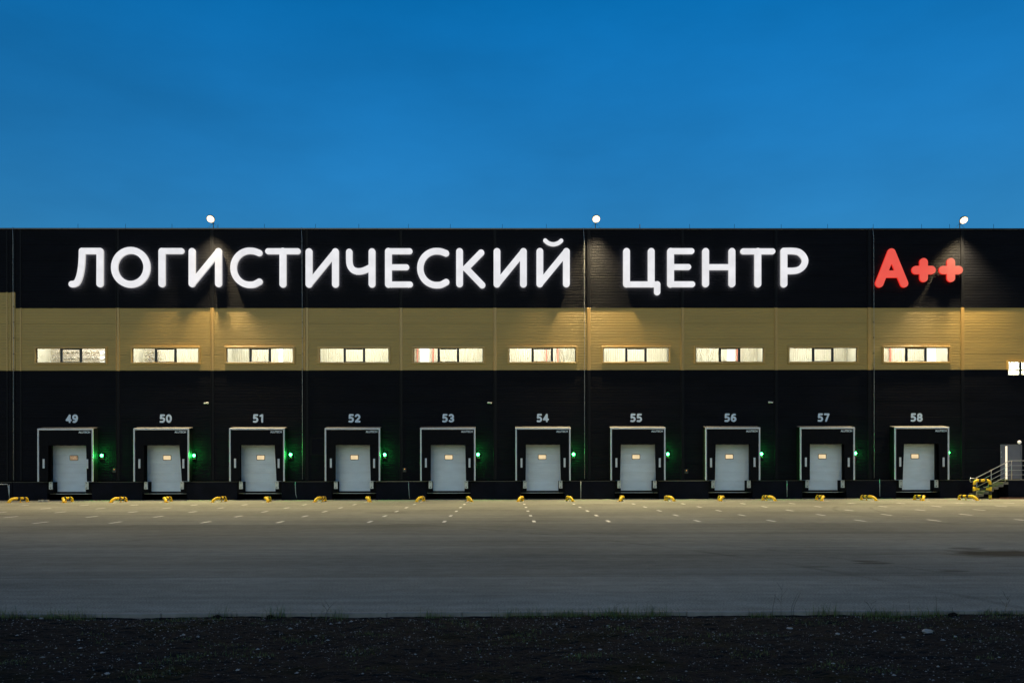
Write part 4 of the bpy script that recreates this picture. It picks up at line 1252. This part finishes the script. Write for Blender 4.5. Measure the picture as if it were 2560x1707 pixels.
tag(gr.build('gravel', [M['stone'], M['palestone']]), 'loose small stones over the verge', kind='stuff')

def stone(px, py, r_, m, label, flat=0.5):
    r_ *= 0.78
    x, y = G(px, py, -0.04)
    o = MB().ball((0, 0, 0), r_, 11, 7, 1.35, 1.0, flat, jit=0.28).build('stone', M[m], None, (x, y, float(soil_h(x, y)) + r_ * flat * 0.5))
    o.rotation_euler = (0, 0, rng.random() * 6)
    tag(o, label, 'stone', 'larger stones on the verge')
stone(2318, 1580, 0.075, 'palestone', 'largest pale stone on the gravel at the right', 0.45)
stone(2094, 1584, 0.035, 'palestone', 'small bright white stone left of the largest stone')
stone(2258, 1590, 0.025, 'palestone', 'tiny pale stone just left of the largest stone')
stone(2388, 1590, 0.022, 'palestone', 'tiny pale stone just right of the largest stone')
stone(1974, 1567, 0.05, 'palestone', 'flat grey stone below the tall stalks', 0.3)
stone(103, 1547, 0.035, 'palestone', 'white stone near the kerb at the far left')
stone(17, 1538, 0.05, 'tanstone', 'tan stone beside the kerb in the far left corner', 0.7)
stone(255, 1632, 0.026, 'palestone', 'white pebble in the lower left of the gravel')
stone(495, 1597, 0.02, 'palestone', 'small white pebble left of centre in the gravel')
stone(1500, 1622, 0.03, 'palestone', 'pale pebble in the middle of the gravel', 0.35)
stone(268, 1687, 0.03, 'palestone', 'pale pebble near the bottom edge at the left')

def blade(mb, x, y, z, h, lean, ang, w=0.004):
    c, s = math.cos(ang), math.sin(ang)
    px, py = -s * w, c * w
    n = len(mb.v)
    for t in (0, 0.5, 1.0):
        ox = lean * t * t
        k = 1 - t * 0.85
        mb.v += [(x + c * ox + px * k, y + s * ox + py * k, z + h * t * (1 - 0.25 * t * abs(lean) / max(h, 0.01))), (x + c * ox - px * k, y + s * ox - py * k, z + h * t * (1 - 0.25 * t * abs(lean) / max(h, 0.01)))]
    mb.f += [(n, n + 1, n + 3, n + 2), (n + 2, n + 3, n + 5, n + 4)]
    mb.m += [0, 0]; mb.s += [False, False]
ga = MB()
tufts = []
for px in [20, 40, 60, 95, 125, 140, 155, 190, 225, 560, 690, 830, 1085, 1110, 1260, 1285, 1320, 1350, 1400, 1420, 1440, 1465, 1510, 1525, 1545, 1565, 1640, 1660, 1900, 1915, 2080, 2165, 2200, 2235, 2250, 2320, 2345, 2360, 2500, 2540]:
    x, y = G(px, 1534)
    tufts.append((x, KERB_Y - 0.11 - rng.random() * 0.1, rng.uniform(0.06, 0.17), rng.randint(30, 80), 0.12))
for px, py in ((400, 1552), (480, 1548), (520, 1552), (1560, 1548), (1600, 1545), (2060, 1556), (2180, 1540), (2240, 1552), (2490, 1548), (2330, 1545), (1580, 1580), (1850, 1590), (1180, 1560), (1330, 1585), (1205, 1600), (700, 1600), (440, 1655), (80, 1660), (380, 1690), (1860, 1645), (2070, 1665), (2200, 1670), (1500, 1650), (880, 1640), (960, 1590), (1120, 1560), (2440, 1600), (590, 1640), (620, 1620), (1700, 1600)):
    x, y = G(px, py, -0.05)
    for q in range(3):
        tufts.append((x + rng.gauss(0, 0.16), y + rng.gauss(0, 0.08), rng.uniform(0.02, 0.05), rng.randint(20, 50), 0.13))
for q in range(110):
    tufts.append((CX + rng.uniform(-7.5, 7.8), KERB_Y - 0.25 - rng.random() ** 1.6 * 4.0, rng.uniform(0.015, 0.04), rng.randint(8, 26), 0.1))
for x, y, h, n, sp in tufts:
    for q in range(n):
        bx, by = x + rng.gauss(0, sp), y + rng.gauss(0, sp * 0.55)
        by = min(by, KERB_Y - 0.085)
        blade(ga, bx, by, float(soil_h(bx, by)) - 0.004, h * rng.uniform(0.4, 1.3), h * rng.uniform(0.1, 0.9), rng.random() * 6.28, rng.uniform(0.002, 0.0045))
tag(ga.build('grass', M['grass']), 'sparse short grass tufts along the kerb and on the gravel', kind='stuff')

def weed(px, py_top, lean, label, branches=0, r_=0.0035):
    x, y0 = G(px, 1528)
    y = KERB_Y - 0.2
    z0 = float(soil_h(x, y))
    _, zt = W(px, py_top, y)
    h = zt - z0
    t = tag(empty('dry_weed', (x, y, z0)), label, 'weed', 'dry weed stalks by the kerb')
    pts = [(lean * q * q / 25 * h, 0.02 * math.sin(q), h * q / 5) for q in range(6)]
    MB().tube(pts, r_, 5, radii=[r_ * (1 - 0.12 * q) for q in range(6)]).build('stalk', M['stalk'], t)
    for b_ in range(branches):
        q = rng.randint(2, 4); p = pts[q]; s = rng.choice((-1, 1))
        MB().tube([p, (p[0] + s * 0.03, p[1], p[2] + 0.05), (p[0] + s * (0.05 + 0.04 * rng.random()), p[1] + rng.uniform(-0.03, 0.03), p[2] + 0.06 + 0.06 * rng.random())], r_ * 0.6, 4).build('twig', M['stalk'], t)
weed(1925, 1484, 0.10, 'straight dry stalk left of the paired stalks')
weed(1946, 1458, 0.02, 'tall faint branched stalk behind the paired stalks', 4, 0.002)
weed(1971, 1480, 0.25, 'left one of the two paired tall stalks by the kerb')
weed(1976, 1480, 0.28, 'right one of the two paired tall stalks by the kerb')
weed(2176, 1500, -0.6, 'leaning twiggy stalk by the kerb, left of the grass loop', 3, 0.003)
weed(2225, 1502, 0.0, 'short thin stalk left of the bent grass stems', 0, 0.002)
weed(2270, 1492, -0.2, 'slim leaning stalk above the bent grass stems', 0, 0.002)
weed(2336, 1485, -0.12, 'single dark upright stalk left of the dark clod')
weed(2510, 1488, 0.02, 'branched dry stalk near the right edge', 6, 0.0025)
weed(37, 1512, 0.0, 'upright stalk by the kerb near the left edge', 0, 0.0025)
weed(155, 1515, 0.25, 'leaning grass stalk in the left tuft', 0, 0.002)
weed(822, 1500, 0.7, 'bent twiggy stalk by the kerb left of centre', 3, 0.003)
weed(1531, 1508, 0.02, 'budding stalk in the tall grass tuft at the centre', 2, 0.003)
for px, r_, lb in ((2372, 0.035, 'dark earth clod on the kerb beside the upright stalk'), (562, 0.035, 'brown earth heap at the kerb left of centre'), (690, 0.03, 'dark clump of earth at the kerb right of the brown heap')):
    x, _ = G(px, 1528)
    y = KERB_Y - 0.22
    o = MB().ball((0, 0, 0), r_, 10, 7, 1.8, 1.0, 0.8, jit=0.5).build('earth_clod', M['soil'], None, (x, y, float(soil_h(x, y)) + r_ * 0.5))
    tag(o, lb, 'clod', 'earth clods at the kerb')
